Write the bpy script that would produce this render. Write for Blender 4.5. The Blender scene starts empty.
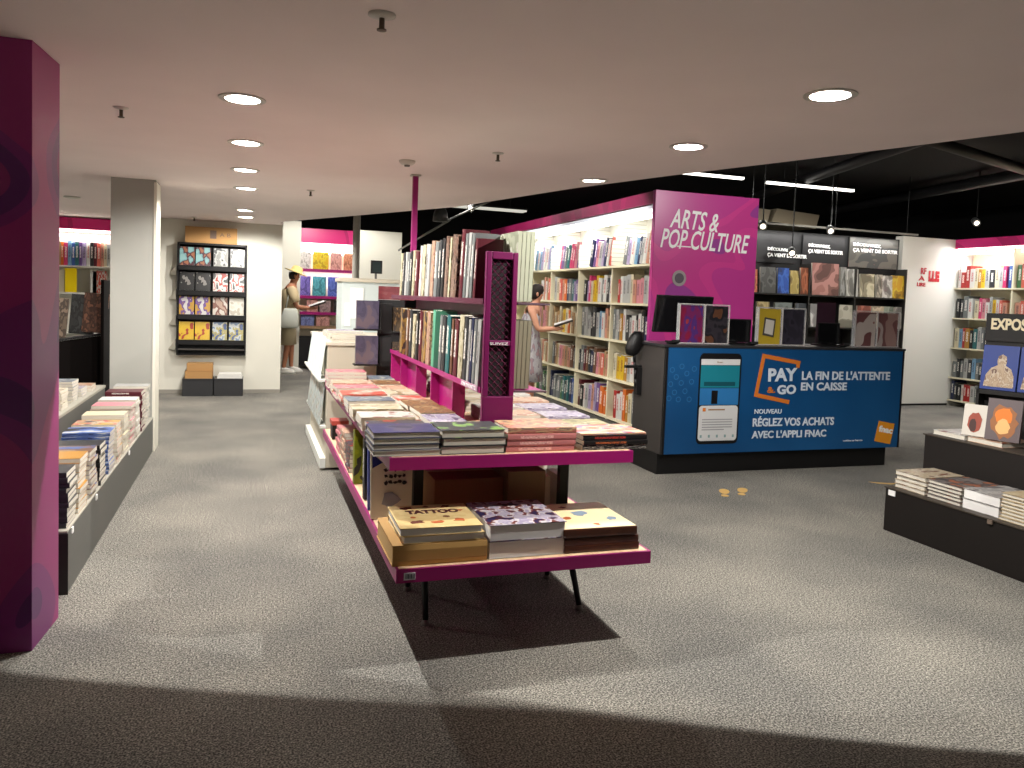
import bpy, math, random
from mathutils import Matrix, Vector, Euler
R = random.Random(7)
SC = bpy.context.scene
COL = SC.collection
PI = math.pi

# ------------------------------------------------------------------ camera
H = 1.45
FPX, PITCH, ROLL, YAW, DY = 782.516, 0.0589423, -0.0368252, 0.3245188, -39.474
cy, sy = math.cos(YAW), math.sin(YAW)
fw = Vector((sy * math.cos(PITCH), cy * math.cos(PITCH), -math.sin(PITCH)))
rt = Vector((cy, -sy, 0)); dn = fw.cross(rt)
c_, s_ = math.cos(ROLL), math.sin(ROLL)
r2 = c_ * rt + s_ * dn; d2 = -s_ * rt + c_ * dn
cam = bpy.data.cameras.new('camera'); camo = bpy.data.objects.new('camera', cam); COL.objects.link(camo)
camo.matrix_world = Matrix(((r2.x, -d2.x, -fw.x, 0), (r2.y, -d2.y, -fw.y, 0), (r2.z, -d2.z, -fw.z, H), (0, 0, 0, 1)))
cam.sensor_width = 36; cam.lens = FPX / 1024 * 36; cam.shift_y = DY / 1024; cam.clip_start = .05; cam.clip_end = 100
SC.camera = camo

# ------------------------------------------------------------------ world, exposure
w = bpy.data.worlds.new('world'); SC.world = w; w.use_nodes = True
w.node_tree.nodes['Background'].inputs[0].default_value = (.9, .95, 1, 1)
w.node_tree.nodes['Background'].inputs[1].default_value = .0
vs = SC.view_settings
vs.view_transform = 'Standard'; vs.look = 'None'; vs.exposure = 0.14; vs.gamma = 1; vs.use_curve_mapping = False

CEIL = 2.35
WARM = (1, .965, .91)
def aim(o, d):
    o.rotation_euler = Vector(d).normalized().to_track_quat('-Z', 'Y').to_euler()
def spot(loc, d, power, size=150, blend=.15, rad=.035, col=WARM):
    l = bpy.data.lights.new('downlight_and_fill_beam', 'SPOT'); l.energy = power; l.color = col  # one name for the fitted downlights and the added fill spots
    l.spot_size = math.radians(size); l.spot_blend = blend; l.shadow_soft_size = rad
    o = bpy.data.objects.new('downlight_and_fill_beam', l); COL.objects.link(o); o.location = loc; aim(o, d); return o
def area(loc, d, sx, sy_, power, col=(1, 1, 1), spread=180):
    l = bpy.data.lights.new('strip_and_fill_beam', 'AREA'); l.shape = 'RECTANGLE'; l.size = sx; l.size_y = sy_  # shared by fitted strips, hung tubes and added fill lights
    l.energy = power; l.color = col; l.spread = math.radians(spread)
    o = bpy.data.objects.new('strip_and_fill_beam', l); COL.objects.link(o); o.location = loc; aim(o, d); return o
# recessed downlights: (x, y, power, tilt) - the lamps near the camera are swivelled up the shop, away from it
DOWN = [(-.05, 4.0, 185), (-.04, 5.18, 115), (-.05, 6.35, 95), (-.05, 7.5, 85), (-.07, 9.6, 100), (-.07, 10.5, 90),
        (2.29, 2.75, 250), (2.35, 3.97, 80), (2.41, 5.4, 45)]
for i, (x, y, p) in enumerate(DOWN):
    n = Vector((.419, .908, 0))
    dist = x * .419 + y * .908 - (2.60 if i < 6 else 2.68)
    a0 = math.atan2(dist, CEIL - .03)                 # where the lamp's inner baffle cuts the floor off
    if i in (0, 1, 6, 7):
        half = math.radians(79)
        t = half - a0
        d = n * math.sin(t) + Vector((0, 0, -math.cos(t)))
        spot((x, y, CEIL + .016), d, p, 158, .02, .015)
    else:
        spot((x, y, CEIL + .016), (0, .1, -1), p, 165, .3, .015)
# two hung tubes of the open ceiling, then four added unseen fill lights
for (x, y, L, p) in ((5.9, 9.3, 1.0, 14), (7.6, 9.4, 1.5, 20), (6.0, 3.0, 1.5, 14), (8.5, 6.0, 1.5, 16), (5.0, 13.2, 1.5, 16), (2.6, 12.6, 1.5, 18)):
    area((x, y, 3.17), (0, 0, -1), L, .06, p, (1, .97, .92))
# added unseen fill lamps around the camera, then lamps further into the shop
for (x, y) in ((-.5, .3), (1.3, -.3), (3.0, -.9), (-2.4, .8)):
    spot((x, y, CEIL - .04), (0, -.05, -1), 185, 96, .9, .05)
spot((-2.6, 6.5, CEIL - .035), (0, 0, -1), 60, 150, .3, .04)
spot((-2.2, 9.0, CEIL - .035), (0, 0, -1), 60, 150, .3, .04)
spot((1.0, 13.2, 2.9), (0, .25, -1), 135, 150, .3, .04)
spot((6.8, 3.4, 2.9), (-.35, .1, -1), 14, 120, .4, .04)
spot((5.0, 5.0, 2.9), (-.1, .9, -.36), 150, 62, .5, .04)  # added spot without a fitting, brightens the magenta end panel
spot((2.7, 8.3, 3.0), (.75, .25, -.62), 150, 100, .4, .04)  # this and the next: added spots to brighten the pop culture bookcase
spot((2.7, 11.0, 3.0), (.75, .15, -.62), 150, 100, .4, .04)
spot((8.9, 6.6, 2.9), (.3, .6, -1), 80, 130, .4, .04)
spot((7.6, 7.6, 2.9), (.0, .5, -.7), 110, 110, .4, .04)

# ------------------------------------------------------------------ materials
def lin(c):
    return tuple(((v / 255) / 12.92 if v / 255 <= .04045 else ((v / 255 + .055) / 1.055) ** 2.4) for v in c) + (1,)
MC = {}
def P(name, c, rough=.6, metal=0, spec=.4, emit=0, trans=0, alpha=1, coat=0):
    if name in MC: return MC[name]
    m = bpy.data.materials.new(name); m.use_nodes = True; MC[name] = m
    b = m.node_tree.nodes['Principled BSDF']
    b.inputs['Base Color'].default_value = lin(c); b.inputs['Roughness'].default_value = rough
    b.inputs['Metallic'].default_value = metal; b.inputs['Specular IOR Level'].default_value = spec
    b.inputs['Coat Weight'].default_value = coat
    if emit: b.inputs['Emission Color'].default_value = lin(c); b.inputs['Emission Strength'].default_value = emit
    if trans: b.inputs['Transmission Weight'].default_value = trans
    if alpha < 1: b.inputs['Alpha'].default_value = alpha
    return m
def nt(m):
    t = m.node_tree; return t, t.nodes, t.links, t.nodes['Principled BSDF']
def ramp(N, stops, const=True):
    r = N.new('ShaderNodeValToRGB'); r.color_ramp.interpolation = 'CONSTANT' if const else 'LINEAR'
    e = r.color_ramp.elements
    while len(e) < len(stops): e.new(.5)
    for k, (p, c) in enumerate(stops): e[k].position = p; e[k].color = lin(c)
    return r
def art(name, cols, scale=4, seed=0, kind='noise', rough=.35, dim=.80):
    """printed cover art: flat patches of a few inks"""
    if name in MC: return MC[name]
    cols = [tuple(int(v * dim) for v in c) for c in cols]
    m = P(name, cols[0], rough, spec=.5); t, N, L, b = nt(m)
    tc = N.new('ShaderNodeTexCoord'); mp = N.new('ShaderNodeMapping'); L.new(tc.outputs['Generated'], mp.inputs[0])
    mp.inputs['Location'].default_value = (seed * 1.7, seed * .9, seed * .3)
    if kind == 'noise':
        x = N.new('ShaderNodeTexNoise'); x.inputs['Scale'].default_value = scale; x.inputs['Detail'].default_value = 1.5; out = x.outputs['Fac']
        lo, hi = .32, .68
    else:
        x = N.new('ShaderNodeTexVoronoi'); x.inputs['Scale'].default_value = scale; out = x.outputs['Distance']; lo, hi = .1, .75
    L.new(mp.outputs[0], x.inputs['Vector'])
    n = len(cols); st = [(0, cols[0])] + [(lo + (hi - lo) * k / n, cols[k]) for k in range(1, n)]
    r = ramp(N, st); L.new(out, r.inputs[0]); L.new(r.outputs[0], b.inputs['Base Color'])
    return m
def spine(name, c, tc_=None, rough=.4):
    """a book's cover: plain board with a line of title-like marks along the spine"""
    if name in MC: return MC[name]
    m = P(name, c, rough, spec=.5); t, N, L, b = nt(m)
    c = tuple(int(v * .84) for v in c)
    tc_ = tc_ or ((240, 235, 225) if sum(c) < 380 else (60, 50, 60))
    tc = N.new('ShaderNodeTexCoord'); sp = N.new('ShaderNodeSeparateXYZ'); L.new(tc.outputs['Generated'], sp.inputs[0])
    wv = N.new('ShaderNodeTexNoise'); wv.inputs['Scale'].default_value = 26; wv.inputs['Detail'].default_value = 0
    L.new(tc.outputs['Generated'], wv.inputs['Vector'])
    def mth(op, a, v=None):
        q = N.new('ShaderNodeMath'); q.operation = op
        L.new(a, q.inputs[0])
        if v is not None:
            if isinstance(v, float): q.inputs[1].default_value = v
            else: L.new(v, q.inputs[1])
        return q.outputs[0]
    k = mth('GREATER_THAN', wv.outputs['Fac'], .5)
    zc = mth('LESS_THAN', mth('ABSOLUTE', mth('SUBTRACT', sp.outputs['Z'], .58)), .24)
    xc = mth('LESS_THAN', mth('ABSOLUTE', mth('SUBTRACT', sp.outputs['X'], .5)), .22)
    yc = mth('LESS_THAN', sp.outputs['Y'], .06)
    f = mth('MULTIPLY', mth('MULTIPLY', k, zc), mth('MULTIPLY', xc, yc))
    mx = N.new('ShaderNodeMix'); mx.data_type = 'RGBA'; L.new(f, mx.inputs[0])
    mx.inputs[6].default_value = lin(c); mx.inputs[7].default_value = lin(tc_); L.new(mx.outputs[2], b.inputs['Base Color'])
    return m
# paper edges of a page block
PAGE = P('page_edges', (238, 232, 218), .8); t, N, L, b = nt(PAGE)
tc = N.new('ShaderNodeTexCoord'); mp = N.new('ShaderNodeMapping'); mp.inputs['Scale'].default_value = (14, .2, .2)
L.new(tc.outputs['Generated'], mp.inputs[0]); nz = N.new('ShaderNodeTexNoise'); nz.inputs['Scale'].default_value = 3
L.new(mp.outputs[0], nz.inputs[0]); r = ramp(N, [(.3, (176, 168, 154)), (.6, (222, 217, 204))], False)
L.new(nz.outputs['Fac'], r.inputs[0]); L.new(r.outputs[0], b.inputs['Base Color'])
PAGEW = P('white_page_edges', (224, 222, 220), .8)
# carpet
CARPET = P('carpet', (120, 116, 106), .95, spec=.1); t, N, L, b = nt(CARPET)
tc = N.new('ShaderNodeTexCoord')
n1 = N.new('ShaderNodeTexNoise'); n1.inputs['Scale'].default_value = 150; n1.inputs['Detail'].default_value = 3
n2 = N.new('ShaderNodeTexNoise'); n2.inputs['Scale'].default_value = 1.3; n2.inputs['Detail'].default_value = 2
n3 = N.new('ShaderNodeTexNoise'); n3.inputs['Scale'].default_value = 55; n3.inputs['Detail'].default_value = 4
for n in (n1, n2, n3): L.new(tc.outputs['Object'], n.inputs['Vector'])
r1 = ramp(N, [(.37, (84, 83, 80)), (.5, (142, 140, 135)), (.63, (200, 197, 188))], False)
r2_ = ramp(N, [(.3, (205, 205, 205)), (.7, (255, 252, 246))], False)
r3 = ramp(N, [(.35, (216, 216, 216)), (.65, (255, 255, 255))], False)
L.new(n1.outputs['Fac'], r1.inputs[0]); L.new(n2.outputs['Fac'], r2_.inputs[0]); L.new(n3.outputs['Fac'], r3.inputs[0])
def mul(N, L, a, bb):
    mx = N.new('ShaderNodeMix'); mx.data_type = 'RGBA'; mx.blend_type = 'MULTIPLY'; mx.inputs[0].default_value = 1
    L.new(a, mx.inputs[6]); L.new(bb, mx.inputs[7]); return mx.outputs[2]
L.new(mul(N, L, mul(N, L, r1.outputs[0], r2_.outputs[0]), r3.outputs[0]), b.inputs['Base Color'])
bp = N.new('ShaderNodeBump'); bp.inputs['Strength'].default_value = .35; bp.inputs['Distance'].default_value = .003
L.new(n1.outputs['Fac'], bp.inputs['Height']); L.new(bp.outputs[0], b.inputs['Normal'])
def plaster(name, c, amt=6):
    m = P(name, c, .85, spec=.2); t, N, L, b = nt(m)
    tc = N.new('ShaderNodeTexCoord'); n = N.new('ShaderNodeTexNoise'); n.inputs['Scale'].default_value = 1.5; n.inputs['Detail'].default_value = 4
    L.new(tc.outputs['Object'], n.inputs['Vector'])
    r = ramp(N, [(.3, tuple(max(0, v - amt) for v in c)), (.7, c)], False)
    L.new(n.outputs['Fac'], r.inputs[0]); L.new(r.outputs[0], b.inputs['Base Color']); return m
CEILM = plaster('ceiling_paint', (246, 232, 229))
WALLM = plaster('wall_paint', (226, 223, 210))
PILLM = plaster('pillar_paint', (174, 174, 167))
WHITEM = P('white_laminate', (226, 224, 214), .5)
CREAM = P('cream_metal', (226, 218, 188), .5)
BLACKC = P('black_ceiling', (14, 14, 15), .9)
BLACK = P('black_lacquer', (14, 13, 14), .45)
DARKW = P('dark_brown_panel', (27, 23, 21), .6, spec=.25)
GREYP = P('grey_panel', (94, 94, 90), .5)
MAG = P('magenta_metal', (150, 14, 102), .38, spec=.5)
MAGD = P('magenta_dark_metal', (96, 16, 60), .38, spec=.5)
BLOND = P('blond_wood', (226, 196, 158), .5); t, N, L, b = nt(BLOND)
tc = N.new('ShaderNodeTexCoord'); mp = N.new('ShaderNodeMapping'); mp.inputs['Scale'].default_value = (14, 1.5, 1)
L.new(tc.outputs['Object'], mp.inputs[0]); nz = N.new('ShaderNodeTexNoise'); nz.inputs['Scale'].default_value = 3; L.new(mp.outputs[0], nz.inputs[0])
r = ramp(N, [(.3, (214, 180, 140)), (.7, (236, 208, 172))], False); L.new(nz.outputs['Fac'], r.inputs[0]); L.new(r.outputs[0], b.inputs['Base Color'])
CARD = P('cardboard', (176, 134, 84), .8)
CARDD = P('brown_cardboard', (158, 120, 84), .8)
LED = P('led_tube', (255, 250, 240), .5, emit=3.2)
LEDW = P('downlight_glow', (255, 240, 214), .5, emit=9)
RINGM = P('lamp_ring', (205, 200, 192), .4)
STEEL = P('galvanised_steel', (120, 120, 118), .4, metal=.7)
WHITEP = P('white_print', (240, 240, 238), .6)
ORANGE = P('orange_print', (204, 112, 36), .6)
def swirl(name, cols, sc, seed):
    """poster print: broad curved bands of related inks"""
    m = P(name, cols[0], .35, spec=.45); t, N, L, b = nt(m)
    tc = N.new('ShaderNodeTexCoord'); mp = N.new('ShaderNodeMapping'); mp.inputs['Location'].default_value = (seed, seed * .7, seed)
    L.new(tc.outputs['Object'], mp.inputs[0]); n = N.new('ShaderNodeTexNoise'); n.inputs['Scale'].default_value = sc; n.inputs['Detail'].default_value = 0
    n.inputs['Distortion'].default_value = 1.2
    L.new(mp.outputs[0], n.inputs['Vector'])
    st = [(0, cols[0])] + [(.36 + .28 * k / len(cols), cols[k]) for k in range(1, len(cols))]
    r = ramp(N, st); L.new(n.outputs['Fac'], r.inputs[0]); L.new(r.outputs[0], b.inputs['Base Color']); return m
SIGNM = swirl('magenta_sign_print', [(184, 56, 138), (200, 60, 138), (190, 56, 134), (146, 58, 138)], .9, 3.1)
COLM = swirl('magenta_pillar_print', [(162, 50, 122), (134, 46, 122), (104, 44, 112), (144, 48, 112)], 1.1, 1.3)
HDRM = swirl('magenta_header_print', [(116, 12, 62), (128, 16, 70), (108, 12, 58)], .8, 5.3)
HDRB = swirl('bright_magenta_header_print', [(214, 30, 118), (190, 26, 104), (222, 40, 128)], 1.0, 2.3)

# ------------------------------------------------------------------ mesh builder
def tag(o, label=None, cat=None, group=None, kind=None):
    if label: o['label'] = label
    if cat: o['category'] = cat
    if group: o['group'] = group
    if kind: o['kind'] = kind
    return o
def origin(o):
    v = Vector((0, 0, 0))
    while o is not None:
        v += Vector(o.location); o = o.parent
    return v
class MB:
    def __init__(s): s.v = []; s.f = []; s.m = []
    def add(s, vs, fs, mi=0, M=None):
        k = len(s.v)
        s.v += [tuple(M @ Vector(p)) if M else tuple(p) for p in vs]
        s.f += [tuple(k + i for i in f) for f in fs]; s.m += [mi] * len(fs); return s
    def box(s, x0, x1, y0, y1, z0, z1, mi=0, M=None):
        return s.add([(x0, y0, z0), (x1, y0, z0), (x1, y1, z0), (x0, y1, z0), (x0, y0, z1), (x1, y0, z1), (x1, y1, z1), (x0, y1, z1)],
                     [(0, 3, 2, 1), (4, 5, 6, 7), (0, 1, 5, 4), (1, 2, 6, 5), (2, 3, 7, 6), (3, 0, 4, 7)], mi, M)
    def prism(s, poly, z0, z1, mi=0, M=None):
        n = len(poly)
        return s.add([(x, y, z0) for x, y in poly] + [(x, y, z1) for x, y in poly],
                     [tuple(range(n))[::-1], tuple(range(n, 2 * n))] + [(i, (i + 1) % n, n + (i + 1) % n, n + i) for i in range(n)], mi, M)
    def lathe(s, prof, n=20, mi=0, M=None):
        """profile of (radius, z) turned about z"""
        vs = [(r * math.cos(2 * PI * k / n), r * math.sin(2 * PI * k / n), z) for r, z in prof for k in range(n)]
        fs = [(a * n + k, a * n + (k + 1) % n, (a + 1) * n + (k + 1) % n, (a + 1) * n + k) for a in range(len(prof) - 1) for k in range(n)]
        fs += [tuple(range(n))[::-1], tuple(range((len(prof) - 1) * n, len(prof) * n))]
        return s.add(vs, fs, mi, M)
    def tube(s, p, q, r, r1=None, n=10, mi=0, M=None):
        p, q = Vector(p), Vector(q); d = q - p
        Q = Matrix.Translation(p) @ d.to_track_quat('Z', 'Y').to_matrix().to_4x4()
        if M: Q = M @ Q
        return s.lathe([(r, 0), (r if r1 is None else r1, d.length)], n, mi, Q)
    def rings(s, rings, n=16, mi=0, M=None, cap=True):
        """loft through (cx, cy, cz, rx, ry) rings"""
        vs = [(cx + rx * math.cos(2 * PI * k / n), cy_ + ry * math.sin(2 * PI * k / n), cz) for cx, cy_, cz, rx, ry in rings for k in range(n)]
        fs = [(a * n + k, a * n + (k + 1) % n, (a + 1) * n + (k + 1) % n, (a + 1) * n + k) for a in range(len(rings) - 1) for k in range(n)]
        if cap: fs += [tuple(range(n))[::-1], tuple(range((len(rings) - 1) * n, len(rings) * n))]
        return s.add(vs, fs, mi, M)
    def build(s, name, mats, parent=None, loc=None, bevel=0, smooth=False, local=False):
        me = bpy.data.meshes.new(name); off = Vector((0, 0, 0))
        o = bpy.data.objects.new(name, me); COL.objects.link(o)
        if parent is not None:
            o.parent = parent
            if not local: off = origin(parent)
        elif loc is not None:
            o.location = loc; off = Vector((0, 0, 0)) if local else Vector(loc)
        me.from_pydata([(x - off.x, y - off.y, z - off.z) for x, y, z in s.v], [], s.f)
        for m in (mats if isinstance(mats, (list, tuple)) else [mats]): me.materials.append(m)
        me.polygons.foreach_set('material_index', s.m)
        if smooth:
            me.polygons.foreach_set('use_smooth', [True] * len(s.f))
        me.update()
        if bevel:
            bv = o.modifiers.new('bevel', 'BEVEL'); bv.width = bevel; bv.segments = 2; bv.limit_method = 'ANGLE'
        return o
def bx(*a): return MB().box(*a)
def root(name, loc, label, cat, group=None, rz=0):
    o = bpy.data.objects.new(name, None); COL.objects.link(o); o.location = loc; o.rotation_euler = (0, 0, rz)
    o.empty_display_size = .1
    return tag(o, label, cat, group)
def struct(name, mb, m): return tag(mb.build(name, m), kind='structure')
def text(body, size, M, mat, parent, name='lettering', shear=0, off=0, ext=.0015, width=None, height=None, align='LEFT', space=1.0):
    cu = bpy.data.curves.new('t', 'FONT'); cu.body = body; cu.size = size; cu.shear = shear; cu.offset = off; cu.extrude = ext
    cu.align_x = align; cu.resolution_u = 3; cu.space_line = space
    to = bpy.data.objects.new('t', cu); COL.objects.link(to)
    bpy.context.view_layer.update()
    me = bpy.data.meshes.new_from_object(to.evaluated_get(bpy.context.evaluated_depsgraph_get()))
    bpy.data.objects.remove(to); bpy.data.curves.remove(cu)
    xs = [v.co.x for v in me.vertices]; ys = [v.co.y for v in me.vertices]
    sx = width / (max(xs) - min(xs)) if width else 1
    sy2 = height / (max(ys) - min(ys)) if height else (sx if width else 1)
    x0, y0 = min(xs), min(ys)
    if align == 'CENTER': x0 = (min(xs) + max(xs)) / 2
    for v in me.vertices: v.co = Vector(((v.co.x - x0) * sx, (v.co.y - y0) * sy2, v.co.z))
    off3 = origin(parent)
    me.transform(Matrix.Translation(-off3) @ M)
    me.materials.clear(); me.materials.append(mat); me.name = name
    o = bpy.data.objects.new(name, me); COL.objects.link(o); o.parent = parent
    return o
def FACE(x, y, z, rot=0):
    """writing plane that faces the -Y side (towards the shop's entrance), turned in its own plane by rot"""
    return Matrix.Translation((x, y, z)) @ Matrix.Rotation(PI / 2, 4, 'X') @ Matrix.Rotation(rot, 4, 'Z')
ORD = ['first', 'second', 'third', 'fourth', 'fifth', 'sixth', 'seventh', 'eighth', 'ninth', 'tenth', 'eleventh', 'twelfth', 'thirteenth',
       'fourteenth', 'fifteenth', 'sixteenth', 'seventeenth', 'eighteenth', 'nineteenth', 'twentieth', 'twenty-first', 'twenty-second', 'twenty-third', 'twenty-fourth', 'twenty-fifth']

# ------------------------------------------------------------------ books
ppx = 0
def picture(b_, items):
    for nm, col, pts in items:
        n = len(pts); mb = MB(); e = len(b_.children) * .0004
        mb.add([(-.0105 - .0005 - e - ppx, -y, z) for y, z in pts], [tuple(range(n))]); mb.build(nm, col, b_, local=True)
def blob(cx, cz, rx, rz, n=16, wob=.12, sd=1):
    rr = random.Random(sd); return [(cx + rx * math.cos(2 * PI * k / n) * rr.uniform(1 - wob, 1 + wob), cz + rz * math.sin(2 * PI * k / n) * rr.uniform(1 - wob, 1 + wob)) for k in range(n)]
def book_mesh(L, D, T, hard=True, both=True, cover=True, pages=True):
    """a closed book: spine length L up z, depth D along +y (spine at y=0), thickness T along x"""
    m = MB(); b = .0028 if hard else .0009; e = .004 if hard else .0008
    h = T / 2
    if cover:
        m.box(-h, -h + b, 0, D, 0, L, 0); m.box(h - b, h, 0, D, 0, L, 0)
        m.add([(-h, 0, 0), (-h * .5, -T * .06, 0), (h * .5, -T * .06, 0), (h, 0, 0), (h - b, b, 0), (-h + b, b, 0),
               (-h, 0, L), (-h * .5, -T * .06, L), (h * .5, -T * .06, L), (h, 0, L), (h - b, b, L), (-h + b, b, L)],
              [(5, 4, 3, 2, 1, 0), (6, 7, 8, 9, 10, 11)] + [(i, (i + 1) % 6, 6 + (i + 1) % 6, 6 + i) for i in range(6)], 0)
    if pages:
        m.box(-h + b * 1.02, h - b * 1.02, b, D - e, e, L - e, 1 if cover else 0)
    return m
STAND = {'-y': 0, '+x': PI / 2, '+y': PI, '-x': -PI / 2}
def set_pose(o, M):
    o.matrix_world = M
def book(name, label, M, L, D, T, cov, group, hard=True, parts=False, page=None, cat='book'):
    page = page or PAGE
    if parts:
        o = book_mesh(L, D, T, hard, pages=False).build(name, [cov]); q = book_mesh(L, D, T, hard, cover=False).build('page_block', [page], o, local=True)
    else:
        o = book_mesh(L, D, T, hard).build(name, [cov, page])
    o.matrix_basis = M
    return tag(o, label, cat, group)
LIE = Matrix(((0, 0, -1, 0), (0, 1, 0, 0), (1, 0, 0, 0), (0, 0, 0, 1)))   # thickness up, spine on the -y side
def lying(cx, cyy, z, L, D, T, spine_side='-y', jig=0):
    """matrix of a book lying on z whose footprint is centred on (cx, cyy)"""
    a = {'-y': 0, '+x': PI / 2, '+y': PI, '-x': -PI / 2}[spine_side] + jig
    return Matrix.Translation((cx, cyy, z + T / 2)) @ Matrix.Rotation(a, 4, 'Z') @ Matrix.Translation((L / 2, -D / 2, 0)) @ LIE
def stack(cx, cyy, z, specs, where, group, side='+y', L=.26, D=.2, T=.03, jig=.012, parts=False, hard=False, page=None, name=None, flip=False):
    """a pile; specs = [(colour word, material), ...] from the bottom up; each book an object of its own"""
    n = len(specs); zz = z + .001
    for k, (word, mat) in enumerate(specs):
        t = T * R.uniform(.92, 1.06)
        dx, dy = R.uniform(-.006, .006), R.uniform(-.006, .006)
        sd = side
        if flip and k % 2: sd = {'+y': '-y', '-y': '+y', '+x': '-x', '-x': '+x'}[side]
        pos = 'topmost' if k == n - 1 else (ORD[n - 1 - k] + ' from top')
        if n == 1: pos = 'single'
        nm = name or next((q for q in ('manga', 'paperback', 'hardback') if q in word), 'book')
        book(nm, f'{word}, {pos} of {where}', lying(cx + dx, cyy + dy, zz, L, D, t, sd, R.uniform(-jig, jig)), L, D, t, mat, group, hard, parts, page)
        zz += t + .0006
    return zz

PAL = {
 'red': ((190, 42, 40), None), 'coral': ((232, 110, 92), None), 'orange': ((238, 118, 40), None), 'yellow': ((240, 196, 40), (120, 30, 20)),
 'cream': ((236, 224, 190), None), 'white': ((238, 236, 230), (180, 40, 40)), 'pale grey': ((196, 196, 192), None), 'grey': ((126, 130, 130), None),
 'charcoal': ((48, 50, 54), None), 'black': ((20, 20, 22), None), 'navy': ((32, 42, 84), None), 'blue': ((54, 92, 170), None),
 'light blue': ((130, 176, 210), None), 'teal': ((40, 110, 112), None), 'mint green': ((104, 186, 150), (60, 100, 80)), 'green': ((70, 120, 70), None),
 'pink': ((232, 150, 160), None), 'hot pink': ((226, 60, 120), None), 'purple': ((120, 84, 150), None), 'maroon': ((98, 26, 40), None),
 'brown': ((116, 78, 54), None), 'tan': ((190, 154, 110), None), 'salmon': ((226, 160, 134), None), 'lilac': ((186, 170, 208), None), 'ochre': ((200, 144, 50), None),
}
def SP(w): return spine('spine_' + w.replace(' ', '_'), *PAL[w])

def shelf_row(axis, p0, p1, front, z, hmin, hmax, depth, words, where, count_from, group, tmin=.02, tmax=.05, lean=None, fill=1.0, gaps=(), name='book', skip=()):
    """spine-out books along an axis from p0 to p1 (the counting end is p0). axis 'x': spines face -y at y=front; 'y': spines face -x at x=front"""
    s = 1 if p1 > p0 else -1; k = 0; n = 0; an = lean or 0
    p = p0 + (s * hmax * math.sin(an) if (s > 0 and axis == 'y') else 0); cnt = {}
    while True:
        t = R.uniform(tmin, tmax); wd = words[k % len(words)] if k < len(words) else R.choice(words)
        Lh = R.uniform(hmin, hmax); dp = min(depth, Lh * .78)
        foot = t / math.cos(an)
        if (p + s * foot - p1) * s > 0: break
        if k in skip: p += s * (t + .05); k += 1; continue
        n_ = cnt.get(wd, 0); cnt[wd] = n_ + 1
        c = p + s * foot / 2
        if axis == 'x':
            M = Matrix.Translation((c, front + R.uniform(0, .012), z)) @ Matrix.Rotation(an, 4, 'Y')
        else:
            M = Matrix.Translation((front + R.uniform(0, .012), c, z)) @ Matrix.Rotation(an, 4, 'X') @ Matrix.Rotation(-PI / 2, 4, 'Z')
        M = M @ Matrix.Translation((0, 0, .001 + abs(math.tan(an)) * t / 2))
        pos = f'{ORD[min(k, 24)]} from {count_from}'
        lab = f'{wd} {name}, {pos}, {where}'
        book(name if name != 'book' else 'book', lab, M, Lh, dp, t, SP(wd), group, hard=False)
        p += s * (foot + R.uniform(.001, .004)); k += 1
        if fill < 1 and R.random() > fill: p += s * R.uniform(.02, .06)
    return k

# ================================================================== SETTING
EDGE = [(.36, 10.95), (1.011, 9.667), (1.95, 7.763), (2.46, 5.85), (2.80, 4.88), (3.13, 4.05), (3.36, 3.44), (3.56, 2.87), (4.3, .2), (4.9, -2.4)]
cp = [(-4.2, -2.4), (-4.2, 12.75), (-1.15, 12.75), (-1.15, 11.6), (.42, 11.6), (.42, 11.3)] + EDGE[0:]
struct('floor', bx(-4.2, 13, -2.4, 17.2, -.1, 0), CARPET)
ce = MB().prism([(x, y) for x, y in cp][::-1], CEIL, CEIL + .5)
ceo = struct('ceiling', ce, CEILM)
cut = MB()
for (x, y, p) in DOWN: cut.lathe([(.088, CEIL - .1), (.088, CEIL + .09)], 28, 0, Matrix.Translation((x, y, 0)))
cuo = cut.build('cut', CEILM)
bm_ = ceo.modifiers.new('holes', 'BOOLEAN'); bm_.object = cuo; bm_.solver = 'EXACT'
bpy.context.view_layer.update()
nm_e = bpy.data.meshes.new_from_object(ceo.evaluated_get(bpy.context.evaluated_depsgraph_get()))
ceo.modifiers.clear(); ceo.data = nm_e; nm_e.name = 'ceiling'
bpy.data.objects.remove(cuo)
struct('ceiling_open_black', bx(-4.2, 13, -2.4, 17.2, 3.45, 3.6), BLACKC)
struct('wall_back', bx(-1.145, .42, 11.44, 11.58, 0, CEIL - .003), WALLM)
struct('wall_return', bx(-1.145, -1.0, 11.58, 12.6, 0, CEIL - .003), WALLM)
struct('wall_passage', bx(.46, .86, 14.75, 14.9, 0, 2.70), WALLM)
struct('wall_far', bx(-4.2, 13, 17.0, 17.2, 0, 3.45), BLACKC)
struct('wall_left', bx(-4.35, -4.2, -2.4, 17.2, 0, 3.45), PILLM)
struct('wall_right', bx(13, 13.15, -2.4, 17.2, 0, 3.45), BLACKC)
struct('wall_rear', bx(-4.2, 13, -2.55, -2.4, 0, 3.45), GREYP)
struct('wall_left_back', bx(-4.2, -1.15, 12.6, 12.7, 0, CEIL), PILLM)
struct('wall_white_panel', bx(9.52, 11.0, 9.6, 9.75, 0, 2.63), WHITEM)
struct('wall_far_block', bx(1.80, 2.56, 14.0, 14.5, 0, 2.55), WALLM)
struct('trim_back', bx(-1.145, .42, 11.425, 11.44, 0, .05), P('wall_base', (150, 145, 135), .6))
struct('trim_white_panel', bx(9.52, 10.60, 9.585, 9.6, 0, .03), BLACK)
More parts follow.
